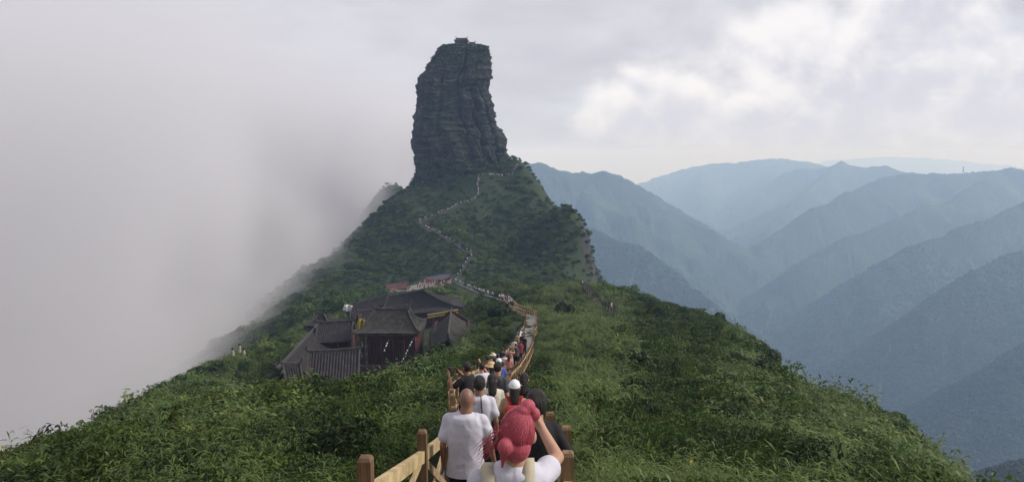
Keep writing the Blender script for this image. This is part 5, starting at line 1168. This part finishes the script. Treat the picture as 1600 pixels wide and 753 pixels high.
# ------------------------------------------------------------------ lilies, weathered posts, the summit temple, mast, single shrubs
M_petal = mat('lily_petal', (.62, .60, .30), (.78, .76, .52), scale=8, rough=.5, trans=.3); M_stem = mat('lily_stem', (.04, .07, .02), (.07, .10, .03), scale=8); M_anther = mat('anther', (.30, .12, .02), rough=.7)
def lily(p, s, label, n=2, petal=M_petal):
    root = empty('lily', p); tag(root, label, 'lily', 'lilies in the undergrowth'); root.scale = (s, s, s)
    for q in range(n):
        a = q * 2.3 + .4; hd = V((math.cos(a) * .10 * (n > 1), math.sin(a) * .08, .75 + .10 * q)); mb = MB(); mb.tube([(0, 0, -.4), (0, 0, .35), hd * .93, hd], [.010, .009, .007, .006], 6); mb.build('stem', M_stem, root, True)
        fd = V((math.cos(a) * .8, -.7, .15)).normalized()
        for k in range(6):
            t1 = fd.orthogonal().normalized(); t1 = Matrix.Rotation(k * 1.047, 3, fd) @ t1; t2 = fd.cross(t1); P = np.zeros((6, 3, 3))
            for i in range(6):
                v = i / 5; c = hd + fd * (.11 * math.sin(v * 1.7)) + t1 * (.012 + .10 * v ** 1.8); wd = .020 * math.sin(math.pi * min(v * .9 + .08, 1)) + .002
                for j in range(3): P[i, j] = tuple(c + t2 * wd * (j - 1) + fd * (.004 * (j == 1)))
            mesh_obj('petal', grid_mesh('petal', P), petal, root)
        mb = MB()
        for k in range(5): a2 = k * 1.256; d2 = (fd + V((math.cos(a2), math.sin(a2) * .3, math.sin(a2))) * .22).normalized(); mb.tube([hd, hd + d2 * .12], .002, 4); mb.tube([hd + d2 * .118, hd + d2 * .135], .006, 5)
        mb.build('anther', M_anther, root)
    for k in range(9):
        vs, fs = [], []; a = k * 2.4; leaf_quad(vs, fs, V((0, 0, .05 + .06 * k)), V((math.cos(a), math.sin(a), .35)).normalized(), V((0, 0, 1)), .13, .022, .3); mesh_obj('leaf', pyd('leaf', vs, fs), M_stem, root)
def veg_pt(px, py, d, up): p = at(px, py, d); return p - V((0, 0, up))
lily(veg_pt(6, 690, 15, .80), .75, 'cream lilies on a tall stem at the far left edge, against the fog', 3)
lily(veg_pt(13, 712, 13, .78), .6, 'yellow lily just below the tall cream lilies', 1); lily(veg_pt(1, 724, 12, .78), .55, 'lily low in the leaves at the left frame edge', 1)
lily(veg_pt(120, 690, 15, .72), .75, 'yellow lily standing alone in the grass by the dark bush', 1); lily(veg_pt(106, 703, 15, .78), .6, 'small pale lily below the lone yellow one', 1)
lily(veg_pt(397, 622, 30, .9), 1.3, 'cream lily before the temple roof, the more leftward of two', 1); lily(veg_pt(413, 626, 30, .9), 1.3, 'cream lily before the temple roof, the more rightward of two', 1)
lily(veg_pt(1077, 690, 13, .8), .6, 'small deep yellow flower in the grass of the right slope', 1, mat('yellow_petal', (.55, .40, .02), (.7, .52, .05), scale=8))
# bleached uprights on the left shoulder
M_bleach = mat('bleached_stone', (.22, .20, .17), (.42, .39, .34), scale=3, rough=.9, bump=.5, c3=(.31, .285, .25))
def upright(px, py, d, h, lean, label, knob=False):
    p = at(px, py, d); root = empty('stone_marker', p); tag(root, label, 'stone marker', 'weathered markers on the left shoulder'); mb = MB()
    pts = [V((lean * t_ * h, .03 * math.sin(t_ * 9), t_ * h - .5)) for t_ in np.linspace(0, 1, 9)]; mb.tube(pts, [.36, .34, .30, .33, .27, .30, .24, .20, .10], 7); mb.build('shaft', M_bleach, root)
    mb = MB(); ell_prim(mb, pts[-1] + V((0, 0, .12)), (.22, .22, .26), seg=10); mb.build('cap_stone', M_darkpost, root)
    mb = MB(); mb.box((lean * h * .35, 0, h * .3), (.75, .6, .22), .4); mb.build('collar', M_bleach, root)
upright(366, 567, 122, 2.9, -.06, 'pale weathered marker leaning left on the green shoulder by the fog'); upright(375, 566, 124, 3.6, .02, 'slim tall weathered marker between its two shorter neighbours'); upright(381, 566, 121, 2.8, .05, 'stout pale marker rightmost of the three on the left shoulder')
# summit temple on the rock
st = at(722, 70, 425)
top = hall('summit_temple', 'small stone temple on the very top of the rock pillar', V((st.x - 2.9, 421, at(722, 61, 421).z)), V((st.x + 2.9, 421, at(722, 61, 421).z)), 2.8, 2.8, 1.5, 1.5, 1.0, 1.0, wall_h=2.8, wall_m=M_ridge, inset=.5, lift=.35, bays=3); top['category'] = 'temple'
hut = at(738, 73, 424)
hh_ = hall('summit_temple', 'tiny lower roof right of the summit temple', V((hut.x - 1.6, 421, at(738, 67.5, 421).z)), V((hut.x + 1.6, 421, at(738, 67.5, 421).z)), 1.7, 1.7, .8, .8, .3, .3, wall_h=1.6, wall_m=M_ridge, inset=.3, lift=.2, bays=2); hh_['category'] = 'temple'
mb = MB(); tz = at(800, 77, 425).z
for k in range(26):
    a = math.pi + math.pi * k / 25; x, y = st.x - 1 + math.cos(a) * 10.5, 425 + math.sin(a) * 8; mb.box((x, y, tz + .2), (1.35, .4, 2.2), a + 1.57)
tag(mb.build('parapet', M_ridge), 'low stone parapet round the top of the rock pillar', 'parapet')
# mast on the far ridge
mp_ = at(1505, 268, 3790); mb = MB()
for i, j in ((-1, -1), (1, -1), (1, 1), (-1, 1)): mb.tube([mp_ + V((i * 2.5, j * 2.5, -6)), mp_ + V((i * .4, j * .4, 26))], .55, 5)
for k in range(8):
    z = -4 + k * 3.6; r0, r1 = 2.5 - z * .065, 2.5 - (z + 3.6) * .065
    for i, j, i2, j2 in ((-1, -1, 1, -1), (1, -1, 1, 1), (1, 1, -1, 1), (-1, 1, -1, -1)): mb.tube([mp_ + V((i * r0, j * r0, z)), mp_ + V((i2 * r1, j2 * r1, z + 3.6))], .3, 4)
tag(mb.build('lattice_mast', M_darkpost), 'thin lattice mast on the skyline of the ridge across the valley', 'mast')
# shrubs and small trees one can tell apart
def single_shrub(px, py, d, w_, h, label, m=M_dark, cone=False, n=1100):
    p = at(px, py, d); zg = float(h_near(np.array([p.x]), np.array([p.y]))[0]); root = empty('shrub', (p.x, p.y, zg)); tag(root, label, 'shrub'); vs, fs = [], []; leaf = max(.13, d * .0045); n = int(n * 1.6 * max(1, (w_ / 2.0) ** 1.7))
    L = [(V((random.gauss(0, w_ * .17), random.gauss(0, w_ * .17), h * random.uniform(.15, .75))), w_ * random.uniform(.14, .27)) for _ in range(16)]
    for k in range(n):
        if cone: t_ = random.random() ** .7; a = random.random() * 6.283; rr_ = (1 - t_) * w_ * .5 * random.uniform(.5, 1.05) * (1 + .25 * math.sin(a * 3 + t_ * 14)); q = V((math.cos(a) * rr_, math.sin(a) * rr_, h * (.05 + .97 * t_))); dn = V((math.cos(a), math.sin(a), .4)).normalized()
        else: c, r_ = random.choice(L); dn = rnd_dir(.3); q = c + dn * r_ * random.uniform(.7, 1.05); q.z = max(q.z, .05)
        nn = (dn + rnd_dir() * .7).normalized(); t1 = nn.orthogonal().normalized(); t2 = nn.cross(t1); l = leaf * random.uniform(.6, 1.3); k0 = len(vs); vs += [q - t1 * l * .5, q - t2 * l * .25, q + t1 * l * .5, q + t2 * l * .25]; fs.append((k0, k0 + 1, k0 + 2, k0 + 3))
    mesh_obj('crown', pyd('crown', vs, fs), m, root)
    mb = MB(); mb.tube([(0, 0, -.3), (.05 * h, 0, h * .4), (.02, .03, h * .8)], [.05 * h, .035 * h, .012 * h], 7); mb.build('trunk', M_bark, root, True)
    for k in range(4): a = k * 1.6; mb = MB(); mb.tube([(.03 * h, 0, h * (.25 + .1 * k)), (math.cos(a) * w_ * .3, math.sin(a) * w_ * .3, h * (.5 + .1 * k))], [.02 * h, .007 * h], 5); mb.build('limb', M_bark, root, True)
single_shrub(1056, 592, 49, 1.9, 2.3, 'upright pointed dark shrub standing alone in the middle of the right slope', cone=True)
single_shrub(1000, 578, 58, 2.4, 1.5, 'rounded dark shrub left of the pointed one on the right slope')
single_shrub(985, 612, 40, 1.8, 1.2, 'low dark shrub below and left of the pointed one', M_shrub)
single_shrub(1185, 600, 70, 3.2, 2.0, 'broad dark shrub near the crest on the far right slope')
single_shrub(1225, 690, 34, 2.2, 1.4, 'dark green shrub low on the right slope', M_shrub)
single_shrub(95, 690, 19, 1.9, 1.0, 'blackish shrub on the left skyline before the fog')
single_shrub(275, 660, 20, 1.3, 1.5, 'pale green pointed shrub left of the temple foreground', M_bamboo, cone=True)
single_shrub(275, 600, 72, 3.6, .8, 'dark wind-cut bush on the left ridge fading into the fog'); single_shrub(325, 572, 108, 5.5, 1.4, 'larger grey-green bush higher along the left ridge in the fog')
single_shrub(880, 480, 130, 3.5, 2.4, 'dark bush by the upper end of the side path'); single_shrub(780, 497, 118, 4.0, 2.8, 'dark bush left of the empty stair flight'); single_shrub(690, 560, 62, 3.4, 2.4, 'dark leafy bush in front of the right hand temple hall')
single_shrub(1120, 505, 116, 3.6, 1.9, 'rounded dark shrub on the right skyline'); single_shrub(1190, 540, 96, 4.0, 2.2, 'dark shrub at the shoulder of the right skyline')
# ------------------------------------------------------------------ the air: haze over everything, a fog bank lying against the left flank
def closed_box(name, lo, hi):
    mb = MB(); mb.box([(a + b) / 2 for a, b in zip(lo, hi)], [b - a for a, b in zip(lo, hi)])
    o = bpy.data.objects.new(name, mb.mesh(name)); return link(o)
hz = closed_box('haze', (-9000, -300, -1320), (17000, 19500, 90))
m = bpy.data.materials.new('haze'); m.use_nodes = True; t = m.node_tree; t.nodes.clear()
o_ = t.nodes.new('ShaderNodeOutputMaterial'); pv = t.nodes.new('ShaderNodeVolumePrincipled')
pv.inputs['Color'].default_value = (.46, .67, 1.0, 1); pv.inputs['Absorption Color'].default_value = (1, 1, 1, 1); pv.inputs['Density'].default_value = 2.4e-4; pv.inputs['Anisotropy'].default_value = 0.0
t.links.new(pv.outputs[0], o_.inputs['Volume']); hz.data.materials.append(m); tag(hz, kind='stuff')

fg = closed_box('fog', (-900, 8, -420), (-6, 1500, 84))
m = bpy.data.materials.new('fog'); m.use_nodes = True; t = m.node_tree; t.nodes.clear()
o_ = t.nodes.new('ShaderNodeOutputMaterial'); pv = t.nodes.new('ShaderNodeVolumePrincipled'); t.links.new(pv.outputs[0], o_.inputs['Volume'])
pv.inputs['Color'].default_value = (.84, .835, .87, 1); pv.inputs['Anisotropy'].default_value = 0.0
g = t.nodes.new('ShaderNodeNewGeometry'); s_ = t.nodes.new('ShaderNodeSeparateXYZ'); t.links.new(g.outputs['Position'], s_.inputs[0])
def tm(op, a, b=None, c=None, clamp=False):
    n = t.nodes.new('ShaderNodeMath'); n.operation = op; n.use_clamp = clamp
    for i, q in enumerate((a, b, c)):
        if q is None: continue
        if isinstance(q, (int, float)): n.inputs[i].default_value = q
        else: t.links.new(q, n.inputs[i])
    return n.outputs[0]
def tmap(v, a, b, c=0., d=1.):
    n = t.nodes.new('ShaderNodeMapRange'); n.interpolation_type = 'SMOOTHSTEP'; t.links.new(v, n.inputs['Value'])
    for k, x in zip(('From Min', 'From Max', 'To Min', 'To Max'), (a, b, c, d)): n.inputs[k].default_value = x
    return n.outputs['Result']
ns = t.nodes.new('ShaderNodeTexNoise'); ns.inputs['Scale'].default_value = .016; ns.inputs['Detail'].default_value = 3; ns.inputs['Roughness'].default_value = .55; t.links.new(g.outputs['Position'], ns.inputs[0])
# how far left of the fog's edge a point lies: the edge leans away from the walk with distance
edge = tm('ADD', tm('MULTIPLY', s_.outputs['Y'], 0.17), 34.0)
edge = tm('MINIMUM', edge, 84.0)
edge = tm('SUBTRACT', edge, tm('MINIMUM', tm('MAXIMUM', tm('MULTIPLY', tm('SUBTRACT', -45.0, s_.outputs['Z']), 0.8), 0.0), 42.0))   # it creeps further in low down
far_edge = tm('MULTIPLY', s_.outputs['Y'], 0.06); kf = tmap(s_.outputs['Y'], 470.0, 620.0)                                        # and closes in behind the hill
edge = tm('ADD', tm('MULTIPLY', edge, tm('SUBTRACT', 1.0, kf)), tm('MULTIPLY', far_edge, kf))
dep = tm('SUBTRACT', tm('MULTIPLY', s_.outputs['X'], -1.0), edge)
dep = tm('ADD', dep, tm('MULTIPLY', tm('SUBTRACT', ns.outputs[0], .5), 95.0))
den = tm('MULTIPLY', tmap(dep, 0.0, 46.0), tmap(s_.outputs['Z'], 82.0, -45.0))
den = tm('MULTIPLY', den, .034)
t.links.new(den, pv.inputs['Density']); fg.data.materials.append(m); tag(fg, kind='stuff')
m.cycles.volume_step_rate = 0.35
